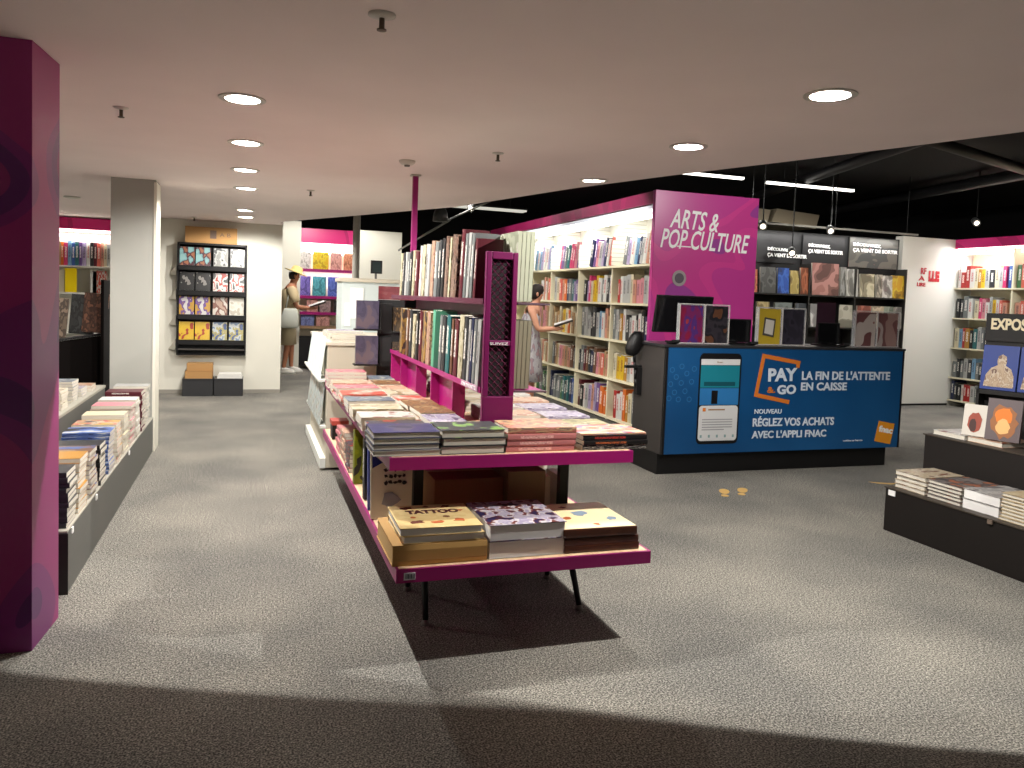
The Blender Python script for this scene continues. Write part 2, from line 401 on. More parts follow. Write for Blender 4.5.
# pillars
tag(MB().prism([(-1.40, 3.42), (-.789, 3.42), (-.764, 3.745), (-1.40, 3.745)], .001, CEIL - .001).build('magenta_pillar', COLM, loc=(-1.1, 3.58, 0)), 'magenta and purple printed square pillar beside the entrance side of the low bench', 'pillar')
pl = root('white_pillar', (-.95, 7.55, 0), 'plain white square pillar at the far end of the long low book bench', 'pillar')
MB().box(-1.13, -.78, 7.42, 7.70, 0, CEIL).build('shaft', PILLM, pl)
MB().box(-.795, -.772, 7.41, 7.71, 0, CEIL - .02).build('corner_guard', P('corner_guard', (232, 228, 214), .5), pl)

# recessed downlights
DW = ['front lamp of the row above the bare aisle', 'second lamp of the row above the bare aisle', 'third lamp of the row above the bare aisle',
      'fourth lamp of the row above the bare aisle', 'fifth lamp of the aisle row, before the white wall', 'last lamp of the aisle row, closest to the white wall',
      'front lamp of the row nearer the open black ceiling', 'second lamp of the row nearer the open black ceiling', 'far lamp of the row nearer the open black ceiling']
for (x, y, p), d in zip(DOWN, DW):
    r_ = root('downlight', (x, y, CEIL), 'round recessed downlight, ' + d, 'ceiling light', 'recessed downlights of the low ceiling')
    m = MB(); T_ = Matrix.Translation((x, y, CEIL)); prof = [(.086, .085), (.086, -.001), (.108, -.001), (.108, -.006), (.082, -.006), (.082, .085)]; n = 28
    m.add([tuple(T_ @ Vector((r * math.cos(2 * PI * k / n), r * math.sin(2 * PI * k / n), z))) for r, z in prof for k in range(n)],
          [(a * n + k, a * n + (k + 1) % n, (a + 1) * n + (k + 1) % n, (a + 1) * n + k) for a in range(5) for k in range(n)])
    o = m.build('reflector_rim', [RINGM, P('reflector_grey', (78, 74, 70), .5)], r_, smooth=False)
    for q in o.data.polygons: q.material_index = 1 if q.center.z > 0 else 0
    MB().lathe([(.045, .058), (.045, .064)], 24, 0, T_).build('lens', LEDW, r_)
# sprinklers and detectors
for x, y, big, lab in ((.39, 2.6, 1, 'brass-stemmed sprinkler with a pale plate, the one closest to the viewer'), (-.64, 4.5, 0, 'small sprinkler beside the magenta pillar'),
                  (1.45, 4.72, 0, 'small sprinkler near the black ceiling edge and purple pole'), (.5, 7.3, 0, 'small sprinkler between the aisle lamps and the purple pole'),
                  (-.7, 11.0, 0, 'small sprinkler just before the white back wall')):
    r_ = root('sprinkler', (x, y, CEIL), lab, 'sprinkler', 'ceiling sprinklers'); T_ = Matrix.Translation((x, y, CEIL)); k = 1.0 if big else .8
    MB().lathe([(.045 * k, 0), (.045 * k, -.004), (.02 * k, -.010), (.012, -.012)], 20, 0, T_).build('plate', RINGM, r_, smooth=True)
    MB().lathe([(.009, -.01), (.009, -.045), (.016, -.047), (.016, -.051), (.004, -.053)], 12, 0, T_).build('head', P('sprinkler_brass', (92, 82, 70), .4, metal=.6), r_)
for x, y, lab in ((.99, 5.30, 'round white smoke detector on the low ceiling above the purple pole'),):
    r_ = root('smoke_detector', (x, y, CEIL), lab, 'smoke detector'); T_ = Matrix.Translation((x, y, CEIL))
    MB().lathe([(.055, 0), (.055, -.012), (.038, -.028), (.01, -.03)], 24, 0, T_).build('housing', RINGM, r_, smooth=True)
    MB().lathe([(.02, -.028), (.018, -.04), (.005, -.041)], 16, 0, T_).build('sensor', P('sensor_grey', (120, 114, 108), .5), r_)
r_ = root('air_vent', (-1.8, 9.4, CEIL), 'small round ceiling vent over the books beside the white pillar', 'vent')
MB().lathe([(.08, 0), (.08, -.01), (.05, -.018), (.01, -.02)], 24, 0, Matrix.Translation((-1.8, 9.4, CEIL))).build('cover', RINGM, r_, smooth=True)

# ================================================================== CENTRAL BOOK TABLE
TX0, TX1 = .56, 1.685
tb = root('book_table', (1.12, 4.6, 0), 'long two-tier magenta book table with black splayed legs in the middle of the floor', 'table')
LX0, LX1 = .552, 1.655
lo = bx(LX0 + .0125, LX1 - .0125, 2.9525, 6.15, .367, .387).build('lower_shelf', BLOND, tb)
eb = MB(); eb.box(LX0, LX1, 2.94, 2.952, .333, .386); eb.box(LX0, LX0 + .012, 2.952, 6.15, .333, .386); eb.box(LX1 - .012, LX1, 2.952, 6.15, .333, .386); eb.box(LX0 + .012, LX1 - .012, 2.952, 6.15, .335, .3665)
eb.build('lower_edge', MAG, lo)
lb = root.__call__ if False else None
br = bx(LX0 + .03, LX0 + .075, 2.9365, 2.9399, .345, .373).build('shelf_label', P('label_paper', (222, 220, 228), .6), lo)
bl = MB(); xx = LX0 + .036
while xx < LX0 + .07:
    ww = R.choice((.001, .0018, .003)); bl.box(xx, xx + ww, 2.9355, 2.9366, .350, .369); xx += ww + .002
bl.build('barcode_stripes', P('print_ink', (40, 40, 70), .6), lo)
hi = bx(TX0 + .0125, TX1 - .0125, 3.2125, 6.15, .752, .771).build('upper_top', BLOND, tb)
eb = MB(); eb.box(TX0, TX1, 3.2, 3.212, .716, .770); eb.box(TX0, TX0 + .012, 3.212, 6.15, .716, .770); eb.box(TX1 - .012, TX1, 3.212, 6.15, .716, .770); eb.box(TX0 + .012, TX1 - .012, 3.212, 6.15, .718, .751)
eb.build('upper_edge', MAG, hi)
for xx in (.745, 1.465):
    for y0 in (3.50, 4.55, 5.75):
        bx(xx - .022, xx + .022, y0 - .02, y0 + .02, .388, .717).build('post', BLACK, tb)
for xx, sg in ((.755, -1), (1.49, 1)):
    for y0, yf in ((3.45, 3.30), (3.58, 3.72), (5.55, 5.40), (5.7, 5.85)):
        g = MB().tube((xx - sg * .02, y0, .330), (xx, yf, .022), .017, .013, 12).build('leg', BLACK, tb, smooth=True)
        MB().lathe([(.019, 0), (.019, .010), (.012, .024)], 14, 0, Matrix.Translation((xx, yf, .0005))).build('glide', P('glide_grey', (130, 128, 122), .4), g)
bx(.74, 1.50, 3.44, 3.58, .305, .333).build('cross_beam', BLACK, tb); bx(.74, 1.50, 5.55, 5.69, .305, .333).build('cross_beam', BLACK, tb)

# rack standing on the table
rk = root('display_rack', (1.12, 4.6, .771), 'magenta metal double-sided rack with mesh end panel standing on the book table', 'rack')
def end_panel(y):
    e = MB(); x0, x1 = 1.04, 1.195; z0, z1 = .772, 1.665
    e.box(x0, x1, y, y + .03, z0, .985); e.box(x0, x0 + .026, y, y + .03, .985, z1); e.box(x1 - .026, x1, y, y + .03, .985, z1)
    e.box(x0 + .026, x1 - .026, y, y + .03, z1 - .035, z1); e.box(x0 + .026, x1 - .026, y, y + .03, 1.225, 1.25)
    f = e.build('end_frame', P('panel_magenta', (108, 16, 76), .4), rk, bevel=.004)
    g = MB()
    for (za, zb) in ((.985, 1.225), (1.25, z1 - .035)):
        wd = x1 - x0 - .052; st = .034; z = za - wd
        while z < zb:
            for s in (1, -1):
                p = [(x0 + .026, z), (x1 - .026, z + wd)] if s > 0 else [(x1 - .026, z), (x0 + .026, z + wd)]
                (xa, z_a), (xb, z_b) = p
                ta = max(0, (za - z_a) / wd); tb_ = min(1, (zb - z_a) / wd)
                if tb_ > ta: g.tube((xa + (xb - xa) * ta, y + .012 + .003 * s, z_a + wd * ta), (xa + (xb - xa) * tb_, y + .012 + .003 * s, z_a + wd * tb_), .0016, n=4)
            z += st
    g.build('wire_mesh', MAGD, f)
    bx(x0 + .026, x1 - .026, y + .02, y + .026, .985, z1 - .035).build('mesh_shade_sheet', P('rack_shadow_sheet', (14, 5, 10), .8), f)  # near-black sheet standing in for the shade behind the mesh
    return f
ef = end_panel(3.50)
text('SUIVEZ', .02, FACE(1.067, 3.4985, 1.229), WHITEP, ef, 'lettering', width=.09, height=.012)
e2 = bx(1.05, 1.195, 6.04, 6.07, .772, .999).build('end_frame', MAG, rk, bevel=.004)
bx(1.182, 1.195, 3.53, 5.80, 1.016, 1.62).build('spine_panel', MAGD, rk)
for z, x0, x1, nm in ((1.012, 1.04, 1.35, 'lower_rack_shelf'), (1.432, 1.04, 1.35, 'upper_rack_shelf')):
    m_ = MB(); m_.box(x0, x1, 3.531, 6.04, z - .012, z); m_.box(x0 - .004, x0, 3.531, 6.04, z - .016, z + .012)
    m_.build(nm, MAG if z < 1.2 else P('maroon_shelf', (78, 14, 46), .4), rk)
pr_ = bx(1.030, 1.0355, 3.56, 3.86, 1.000, 1.027).build('price_rail', P('rail_plastic', (180, 140, 160), .4), rk)
text('EN VENTE', .02, Matrix.Translation((1.0296, 3.84, 1.005)) @ Matrix.Rotation(-PI / 2, 4, 'Z') @ Matrix.Rotation(PI / 2, 4, 'X'), WHITEP, pr_, 'lettering', width=.26, height=.016)
for ya, yb in ((5.08, 5.65), (4.10, 4.65)):
    m_ = MB(); m_.box(1.05, 1.10, ya, ya + .02, .772, .999); m_.box(1.05, 1.10, yb - .02, yb, .772, .999); m_.box(1.10, 1.12, ya, yb, .772, .999)
    m_.build('support_bracket', MAG, rk)
po = root('ceiling_pole', (1.165, 5.88, 1.432), 'slim magenta pole running from the table rack up to the low ceiling', 'pole')
bx(1.145, 1.185, 5.86, 5.90, 1.433, CEIL - .012).build('shaft', MAG, po, bevel=.003)
bx(1.130, 1.200, 5.845, 5.915, CEIL - .013, CEIL - .001).build('ceiling_flange', RINGM, po)

# ---- rack books, seen from the aisle: (yA, yB, height, depth, word/material, hard)
def rack_book(ya, yb, z, Lh, dp, wd, an, idx, row, mat=None, x=1.047):
    if z < 1.2: ya += .21; yb += .21
    else: ya = ya * 1.03 + .05; yb = yb * 1.03 + .05
    if ya > 5.80: return
    t = max(.008, (ya - yb) * .93)
    M = Matrix.Translation((x, (ya + yb) / 2, z + .003 + abs(math.sin(an)) * t / 2)) @ Matrix.Rotation(an, 4, 'X') @ Matrix.Rotation(-PI / 2, 4, 'Z')
    b_ = book('art_book', f'{wd} large book, {ORD[idx]} from the mesh panel, {row} rack shelf facing the aisle', M, Lh, dp, t, mat or SP(wd), 'art books on the table rack, aisle side', True, True)
    return b_
BR_ART = art('cover_brown_pattern', [(150, 120, 104), (120, 84, 72), (172, 146, 128), (66, 44, 40)], 9, 2)
CR_ART = art('cover_cream_paint', [(226, 214, 178), (206, 194, 156), (236, 228, 200), (140, 130, 96)], 5, 4)
GOLD_ART = art('cover_gold_portrait', [(110, 92, 84), (150, 118, 84), (196, 156, 84), (84, 70, 66)], 4, 6)
SAL_ART = art('cover_salmon_figures', [(196, 152, 132), (214, 176, 150), (150, 104, 88), (226, 196, 140)], 7, 8)
# lower row, near to far
lowr = [(3.40, 3.46, .325, .13, 'pale grey'), (3.47, 3.52, .325, .13, 'grey'), (3.53, 3.57, .33, .13, 'navy'), (3.58, 3.62, .32, .13, 'pale grey'), (3.63, 3.70, .33, .13, 'charcoal'),
        (3.71, 3.80, .335, .13, 'cream'), (3.82, 3.90, .31, .13, 'maroon'), (3.92, 3.97, .31, .13, 'brown'), (3.99, 4.08, .325, .13, 'teal'),
        (4.10, 4.18, .32, .13, 'charcoal'), (4.19, 4.25, .32, .13, 'grey'), (4.37, 4.44, .345, .13, 'mint green'), (4.50, 4.60, .33, .13, 'salmon'), (4.62, 4.72, .33, .13, 'tan'), (4.74, 4.82, .33, .13, 'maroon'), (4.85, 4.92, .32, .13, 'black'),
        (4.96, 5.04, .30, .13, 'cream'), (5.07, 5.15, .33, .13, 'charcoal'), (5.18, 5.26, .33, .13, 'brown'), (5.42, 5.50, .33, .13, 'tan'), (5.55, 5.62, .33, .13, 'black'), (5.66, 5.76, .33, .13, 'pale grey')]
for i, (b_, a_, Lh, dp, wd) in enumerate(lowr):
    mt = {'cream': CR_ART, 'salmon': SAL_ART, 'tan': GOLD_ART}.get(wd)
    rack_book(a_, b_, 1.013, Lh, dp, wd, .10, i, 'lower', mt)
upr = [(3.56, 3.60, .30, 'maroon'), (3.62, 3.67, .33, 'grey'), (3.68, 3.73, .335, 'pale grey'), (3.74, 3.79, .335, 'grey'), (3.80, 3.87, .36, 'maroon'),
       (3.93, 4.05, .34, 'brown'), (4.07, 4.11, .335, 'cream'), (4.13, 4.20, .345, 'tan'), (4.22, 4.28, .34, 'black'), (4.30, 4.36, .335, 'charcoal'), (4.38, 4.46, .33, 'grey'), (4.48, 4.56, .34, 'salmon'),
       (4.60, 4.70, .325, 'pale grey'), (4.73, 4.80, .33, 'cream'), (4.83, 4.88, .33, 'white'), (4.94, 5.02, .30, 'maroon'), (5.05, 5.11, .31, 'cream'), (5.13, 5.20, .31, 'black'), (5.22, 5.28, .30, 'grey'),
       (5.31, 5.37, .31, 'pale grey'), (5.40, 5.46, .31, 'charcoal'), (5.49, 5.55, .31, 'cream'), (5.58, 5.64, .31, 'tan'), (5.68, 5.78, .31, 'salmon')]
for i, (b_, a_, Lh, wd) in enumerate(upr):
    mt = {'brown': BR_ART, 'cream': CR_ART, 'salmon': SAL_ART, 'tan': BR_ART}.get(wd)
    an = .12
    rack_book(a_, b_, 1.433, Lh, .13, wd, an, i, 'upper', mt)
# other side: large books facing outwards, four copies deep, seen from their page edges
GREENISH = art('cover_pale_green_grey', [(196, 200, 176), (170, 176, 150), (214, 216, 198), (128, 130, 104)], 3, 1)
OLIVE = art('cover_olive_grey', [(124, 118, 96), (108, 102, 84), (140, 134, 112)], 3, 5)
for z, Lh, mat, wd, row in ((1.433, .335, GREENISH, 'pale grey-green', 'upper'), (1.013, .33, OLIVE, 'olive-grey', 'lower')):
    for j, yy in enumerate((3.54, 3.86, 4.18, 4.50)):
        for k in range(4):
            # cover turned to +x, spine away from the end
            M = Matrix.Translation((1.208 + k * .0215, yy, z + .003)) @ Matrix.Rotation(.02, 4, 'Y') @ Matrix.Rotation(PI, 4, 'Z') @ Matrix.Translation((0, -.27, 0))
            wh = ['innermost', 'second inward', 'third inward', 'outermost'][k]
            col = ['beside mesh panel', 'second column', 'third column', 'fourth column'][j]
            book('boxed_album', f'{wd} large album on {row} rack shelf, {wh}, {col}', M, Lh, .27, .0205, mat, 'large albums on the far side of the table rack', False, True, P('greenish_pages', (168, 172, 150), .7) if row == 'upper' else P('olive_pages', (122, 116, 96), .7))
    bx(1.20, 1.362, 3.50, 3.53, z - .010, z - .002).build('rack_lip', P('rack_lip_grey', (90, 70, 80), .5), rk)

# ---- books on the table top
NAVYART = art('cover_navy_manga', [(52, 52, 110), (66, 62, 120), (100, 96, 120), (40, 40, 84)], 2.2, 3)
GREENART = art('cover_charcoal_green', [(74, 80, 82), (70, 76, 78), (82, 88, 90), (150, 196, 110)], 3.2, 9)
PINKM = spine('cover_pink_manga', (226, 140, 138), (246, 200, 190))
PINKTOP = art('cover_pink_fire', [(226, 150, 140), (206, 130, 110), (240, 196, 150), (150, 120, 110)], 4, 11)
FIREART = art('cover_orange_flames', [(236, 120, 60), (232, 160, 140), (244, 226, 180), (150, 150, 200), (226, 90, 70)], 3, 21)
GT = 'manga volumes on the front edge of the table'
stack(.640, 3.345, .771, [('grey-paged manga', SP('pale grey')), ('navy-spined manga', SP('navy')), ('grey-paged manga', SP('grey')), ('blue manga with pale band', NAVYART)],
      'the blue stack on the table front corner', GT, '+y', .285, .23, .0255, .01, True, True)
# the navy volume shows its spine
stack(.930, 3.345, .771, [('dark green manga', SP('charcoal')), ('dark green manga', SP('charcoal')), ('green-patterned charcoal manga', GREENART)],
      'the charcoal stack, second on the table front', GT, '+y', .285, .23, .034, .006, True, True)
stack(1.245, 3.345, .771, [('pink manga', PINKM), ('pink manga', PINKM), ('pink manga', PINKM), ('pink manga with fiery cover', PINKTOP)],
      'the pink-spined stack on the table front', GT, '-y', .325, .22, .027, .008, True, True)
tk = [('black manga with red title', spine('cover_black_red_title', (24, 20, 22), (200, 60, 50))), ('black and white manga', art('spine_black_white_figures', [(20, 18, 20), (30, 26, 26), (214, 210, 204), (20, 20, 20)], 8, 13)),
      ('black manga with orange title', spine('cover_black_orange_title', (22, 18, 18), (206, 110, 60)))]
zt = stack(1.61, 3.345, .771, [tk[1], tk[2], tk[0]], 'the black stack overhanging the table corner', GT, '-y', .325, .22, .021, .012, True, False)
book('book', 'flame-covered manga lying on top of the black stack at the table corner', lying(1.60, 3.36, zt + .001, .335, .24, .009, '-y', .02), .335, .24, .009, FIREART, GT, False, True)

ws = ['cream', 'white', 'tan', 'salmon', 'pale grey', 'cream', 'pink', 'white']
covs = [('cream paperback', art('cover_cream_line', [(238, 226, 196), (228, 208, 170), (244, 238, 216), (170, 150, 110)], 3, 31)),
        ('white paperback', art('cover_white_sketch', [(240, 238, 232), (232, 228, 220), (244, 242, 236), (170, 120, 110)], 4, 32)),
        ('coral paperback', art('cover_coral', [(234, 110, 90), (226, 90, 74), (240, 180, 160), (244, 226, 210)], 3, 33)),
        ('pink paperback', art('cover_pink', [(236, 120, 140), (244, 170, 170), (232, 96, 120), (250, 220, 210)], 3, 34)),
        ('brown paperback', art('cover_brown', [(150, 104, 66), (176, 130, 80), (120, 84, 60), (206, 170, 120)], 4, 35)),
        ('lilac paperback', art('cover_lilac', [(206, 198, 220), (184, 172, 206), (230, 224, 232), (104, 84, 130)], 4, 36)),
        ('peach paperback', art('cover_peach', [(240, 200, 170), (232, 176, 140), (246, 224, 200), (190, 110, 80)], 4, 37)),
        ('charcoal paperback', art('cover_charcoal_art', [(66, 64, 72), (80, 76, 86), (54, 52, 60), (180, 70, 50)], 3, 38)),
        ('slate blue paperback', art('cover_slate', [(120, 134, 150), (140, 150, 160), (100, 112, 130), (214, 214, 206)], 3, 39)),
        ('olive paperback', art('cover_olive', [(170, 160, 96), (190, 180, 120), (140, 130, 80), (226, 220, 170)], 3, 40))]
C = {c[0].split()[0]: c for c in covs}
rows_l = [(3.64, 'charcoal', 3, 'lilac', 4), (3.94, 'white', 3, 'brown', 4), (4.24, 'cream', 3, 'brown', 4), (4.53, 'slate', 3, 'coral', 3), (4.82, 'coral', 3, 'cream', 3),
          (5.11, 'pink', 3, 'peach', 3), (5.40, 'peach', 3, 'brown', 3), (5.69, 'pink', 5, 'slate', 3)]
rown = ['second', 'third', 'fourth', 'fifth', 'sixth', 'seventh', 'eighth', 'ninth']
GL = 'paperbacks laid out on the aisle side of the table'
for i, (yy, a_, na, b_, nb) in enumerate(rows_l):
    stack(.665, yy, .771, [C[a_]] * na, f'aisle-edge stack in the {rown[i]} table row', GL, '+y' if i % 2 else '-y', .27, .205, .0225, .03, i < 4)
    stack(.90, yy + R.uniform(-.02, .02), .771, [C[b_]] * nb, f'stack beside the rack in the {rown[i]} table row', GL, '+x', .26, .18, .022, .03, i < 4)
rows_r = [(3.63, 'peach', 3, 'olive', 3), (3.92, 'peach', 3, 'lilac', 3), (4.21, 'white', 3, 'lilac', 3), (4.50, 'cream', 3, 'peach', 3), (4.79, 'cream', 3, 'white', 3), (5.08, 'peach', 3, 'cream', 3), (5.37, 'white', 3, 'cream', 3), (5.66, 'cream', 4, 'white', 3)]
GR = 'paperbacks laid out on the counter side of the table'
for i, (yy, a_, na, b_, nb) in enumerate(rows_r):
    stack(1.335, yy, .771, [C[a_]] * na, f'inner stack of row {rown[i]} on the table, counter side', GR, '+y', .25, .2, .0225, .04, i < 2)
    stack(1.60, yy + R.uniform(-.02, .02), .771, [C[b_]] * nb, f'outer stack of row {rown[i]} on the table, counter side', GR, '-y', .25, .205, .0215, .04, i < 2)

# ---- lower shelf, front
before_ = set(o.name for o in COL.objects)
TAT = art('cover_kraft_drawings', [(240, 212, 150), (236, 206, 142), (244, 218, 158)], 6, 51, dim=.9)
KR = P('kraft_board', (182, 142, 82), .7); INK = P('brown_ink', (96, 44, 30), .7); INKR = P('rust_ink', (176, 88, 44), .7)
GF = 'large books on the front of the lower table shelf'
b0 = book('boxed_book', 'big kraft-coloured boxed book under the pale tattoo books', lying(.758, 3.235, .366, .375, .40, .083, '-y', .0), .385, .40, .083, KR, GF, True, True, P('kraft_pages', (196, 160, 104), .8))
bb1 = book('tattoo_book', 'cream tattoo drawing book, the under one of the two on the kraft box', lying(.760, 3.205, .451, .335, .33, .030, '+y', .02), .335, .33, .030, TAT, GF, True, True, PAGEW)
bb2 = book('tattoo_book', 'cream tattoo drawing book with large red-brown title, topmost on the kraft box', lying(.752, 3.20, .482, .335, .33, .032, '+y', -.02), .335, .33, .032, TAT, GF, True, True, PAGEW)
def on_cover(bk, mb, mat, name):
    """flat print standing on a book's cover (world coordinates in, parented to the book)"""
    me = bpy.data.meshes.new(name); me.from_pydata(mb.v, [], mb.f); me.materials.append(mat)
    o = bpy.data.objects.new(name, me); COL.objects.link(o); o.parent = bk
    me.transform(bk.matrix_basis.inverted()); return o
def text_on(bk, body, x, y, z, wdt, hgt, mat, rot=0, off=.0, name='title'):
    dm = bpy.data.objects.new('d', None)
    o = text(body, .1, Matrix.Translation((x, y, z)) @ Matrix.Rotation(rot, 4, 'Z'), mat, dm, name, width=wdt, height=hgt, ext=.0004, off=off)
    bpy.data.objects.remove(dm); o.parent = bk; o.data.transform(bk.matrix_basis.inverted()); return o
zt2 = .482 + .032 + .0006
text_on(bb2, 'TATTOO', .645, 3.232, zt2, .225, .056, P('title_ink', (70, 22, 22), .7), -.02, .006)
def doodle(cx, cyy, s, n, seed):
    rr = random.Random(seed); m = MB(); pts = []
    for k in range(n):
        a = 2 * PI * k / n; q = s * rr.uniform(.45, 1.0); pts.append((cx + q * 1.25 * math.cos(a), cyy + q * math.sin(a)))
    m.prism(pts, zt2 - .0004, zt2 + .0004); return m
for (x, y, s, n, sd, mt) in ((.665, 3.115, .030, 11, 1, INK), (.745, 3.105, .024, 9, 2, INKR), (.84, 3.12, .028, 12, 3, INKR), (.66, 3.185, .016, 8, 4, INKR), (.80, 3.175, .014, 9, 5, INK),
                             (.655, 3.325, .026, 12, 6, INK), (.745, 3.335, .016, 8, 7, INK), (.83, 3.33, .022, 10, 8, INK), (.88, 3.26, .014, 8, 9, INKR)):
    on_cover(bb2, doodle(x, y, s, n, sd), mt, 'drawing')
MANG = art('cover_manga_crowd', [(206, 196, 214), (180, 170, 200), (232, 226, 230), (120, 60, 50), (44, 44, 90)], 7, 61)
stack(1.122, 3.215, .366, [('thick white-paged manga', art('cover_white_plain', [(230, 228, 226), (220, 216, 216)], 2, 3)), ('thick manga with lilac crowd cover', MANG)],
      'the middle stack, lower shelf front', GF, '+y', .335, .36, .069, .015, True, True, PAGEW)
BRSP = art('cover_brown_spine', [(92, 48, 30), (84, 42, 26), (100, 54, 34)], 3, 7)
CRC = P('cream_cover', (242, 224, 176), .45)
stack(1.475, 3.215, .366, [('brown-spined hardback', BRSP), ('brown-spined hardback', BRSP)], 'the brown stack on the lower shelf corner', GF, '-y', .345, .36, .031, .02, True, True)
cb = book('art_album', 'cream album with blue and orange cover print on the brown stack, lower shelf', lying(1.465, 3.235, .432, .34, .40, .036, '-y', -.015), .34, .40, .036, BRSP, GF, True, True)
zt2 = .432 + .036 + .0006
m_ = MB().prism([(1.30, 3.045), (1.632, 3.040), (1.635, 3.43), (1.298, 3.43)], zt2 - .0004, zt2); on_cover(cb, m_, CRC, 'dust_jacket_front'); zt2 += .0006
for (x, y, s, n, sd, mt) in ((1.46, 3.26, .045, 12, 11, P('blue_ink', (130, 150, 170), .6)), (1.37, 3.20, .026, 10, 12, INKR), (1.57, 3.16, .032, 12, 13, P('blue_ink', (130, 150, 170), .6)), (1.47, 3.09, .016, 8, 14, INKR), (1.42, 3.37, .016, 8, 15, INK)):
    on_cover(cb, doodle(x, y, s, n, sd), mt, 'drawing')
# cardboard boxes behind
def carton(x0, x1, y0, y1, z0, z1, m, lab, flap=.03, name='cardboard_box'):
    r_ = root(name, ((x0 + x1) / 2, (y0 + y1) / 2, z0), lab, 'box')
    b_ = MB(); t = .004
    b_.box(x0, x1, y0, y0 + t, z0, z1); b_.box(x0, x1, y1 - t, y1, z0, z1); b_.box(x0, x0 + t, y0 + t, y1 - t, z0, z1); b_.box(x1 - t, x1, y0 + t, y1 - t, z0, z1); b_.box(x0 + t, x1 - t, y0 + t, y1 - t, z0, z0 + t)
    b_.build('carton_body', m, r_)
    f = MB(); f.box(x0 + t, x1 - t, y0 + t, (y0 + y1) / 2 - .002, z1 - t, z1 - .001); f.box(x0 + t, x1 - t, (y0 + y1) / 2 + .002, y1 - t, z1 - t, z1 - .001)
    f.build('top_flap', m, r_)
    bx(x0, x1, (y0 + y1) / 2 - .02, (y0 + y1) / 2 + .02, z1 - .0008, z1 + .0004).build('tape', P('tape', (190, 160, 110), .3), r_)
    return r_
tilt = carton(.86, 1.20, 3.62, 4.00, .366, .56, CARDD, 'brown cardboard box on the lower shelf behind the manga stack')
carton(1.21, 1.40, 3.56, 3.95, .366, .60, P('olive_cardboard', (140, 118, 84), .8), 'olive-brown carton on the lower shelf behind the cream album')
lp = bx(.90, 1.10, 3.47, 3.485, .470, .485).build('loose_board', P('raw_board', (190, 166, 124), .7)); lp.location = (0, 0, 0)
bpy.data.objects.remove(lp)
wb = root('slip_case', (1.45, 3.70, .366), 'pale cream slip case standing behind the table post on the lower shelf', 'box')
MB().box(1.405, 1.445, 3.60, 3.78, .366, .56).build('sleeve', P('cream_board', (214, 200, 170), .6), wb)
bk = MB(); bk.box(1.50, 1.548, 3.62, 3.80, .366, .555); bk.build('inner_case', P('white_board', (226, 222, 210), .6), wb)

# leaning and stacked things along the lower shelf's aisle side
GS = 'books kept on the lower table shelf, aisle side'
def leaner(x, y, Lh, dp, t, mat, lab, an=.22, rz=-PI / 2, parts=True, name='book'):
    M = Matrix.Translation((x, y, .368 + t * .5 * abs(math.sin(an)))) @ Matrix.Rotation(rz, 4, 'Z') @ Matrix.Rotation(an, 4, 'X')
    return book(name, lab, M, Lh, dp, t, mat, GS, True, parts, PAGE)
# face-out sketch album facing the viewer: thickness along y -> rz turned so cover faces -y
SK = art('cover_sketch_white', [(232, 226, 210), (226, 218, 198), (238, 234, 222), (90, 84, 86)], 6, 71)
M = Matrix.Translation((.58, 3.70, .368)) @ Matrix.Rotation(-.16, 4, 'X') @ Matrix.Rotation(PI / 2, 4, 'Z') @ Matrix.Translation((0, -.21, 0))
sk = book('art_album', 'white album with scribbled black sketch leaning below the table corner', M, .31, .22, .02, P('white_cover', (232, 226, 210), .5), GS, True, True)
scr = [('ink_scribble', P('black_ink', (40, 38, 42), .6), blob(-.13 + .022 * (k % 5) - .02, .225 - .03 * (k // 5) + .004 * (k % 2), .010, .009, 9, .45, k + 40)) for k in range(15)]
scr += [('grey_wash', P('grey_wash', (150, 154, 168), .6), blob(-.13, .085, .045, .035, 14, .3, 77)), ('blue_corner', P('blue_corner', (36, 44, 130), .5), [(-.215, .305), (-.215, .235), (-.165, .262)])]
picture(sk, scr)
WBL = art('cover_white_blue', [(52, 72, 170), (60, 80, 180)], 2, 5)
M = Matrix.Translation((.575, 3.86, .368)) @ Matrix.Rotation(-.14, 4, 'X') @ Matrix.Rotation(-PI / 2, 4, 'Z')
book('art_album', 'blue-edged white album leaning behind the sketch album', M, .315, .16, .03, WBL, GS, True, True, PAGEW)
M = Matrix.Translation((.585, 4.08, .368)) @ Matrix.Rotation(-.06, 4, 'X') @ Matrix.Rotation(-PI / 2, 4, 'Z')
book('book', 'thick black book standing on the lower shelf behind the blue-edged album', M, .315, .2, .07, SP('black'), GS, True, True)
OL = art('cover_lime', [(170, 176, 40), (150, 158, 36), (60, 56, 50)], 3, 72)
M = Matrix.Translation((.575, 4.42, .368)) @ Matrix.Rotation(-.05, 4, 'X') @ Matrix.Rotation(-PI / 2, 4, 'Z')
book('book', 'lime green book standing on the lower shelf beneath the pale stacks', M, .30, .2, .06, OL, GS, True, True)
for i, (yy, ca, na) in enumerate(((4.78, 'charcoal', 6), (5.05, 'peach', 7), (5.33, 'pink', 6))):
    stack(.655, yy, .366, [C[ca]] * na, f'the {["first", "second", "third"][i]} stack behind the lime book', GS, '-x', .2, .14, .026, .03)
m_ = MB(); bxr = root('storage_box', (.66, 5.82, .366), 'small black storage box with red top at the far end of the lower shelf', 'box')
MB().box(.59, .70, 5.75, 5.90, .366, .47).build('carton_body', BLACK, bxr); MB().box(.585, .705, 5.745, 5.905, .47, .50).build('lid', P('red_lid', (170, 70, 60), .5), bxr)
for i, (yy, ca) in enumerate(((4.35, 'white'), (4.80, 'slate'), (5.2, 'cream'), (5.6, 'lilac'))):
    stack(1.603, yy, .366, [C[ca]] * 5, f'the {ORD[i]} lower-shelf stack on the counter side', 'paperbacks on the lower shelf, counter side', '+x', .24, .15, .028, .03)

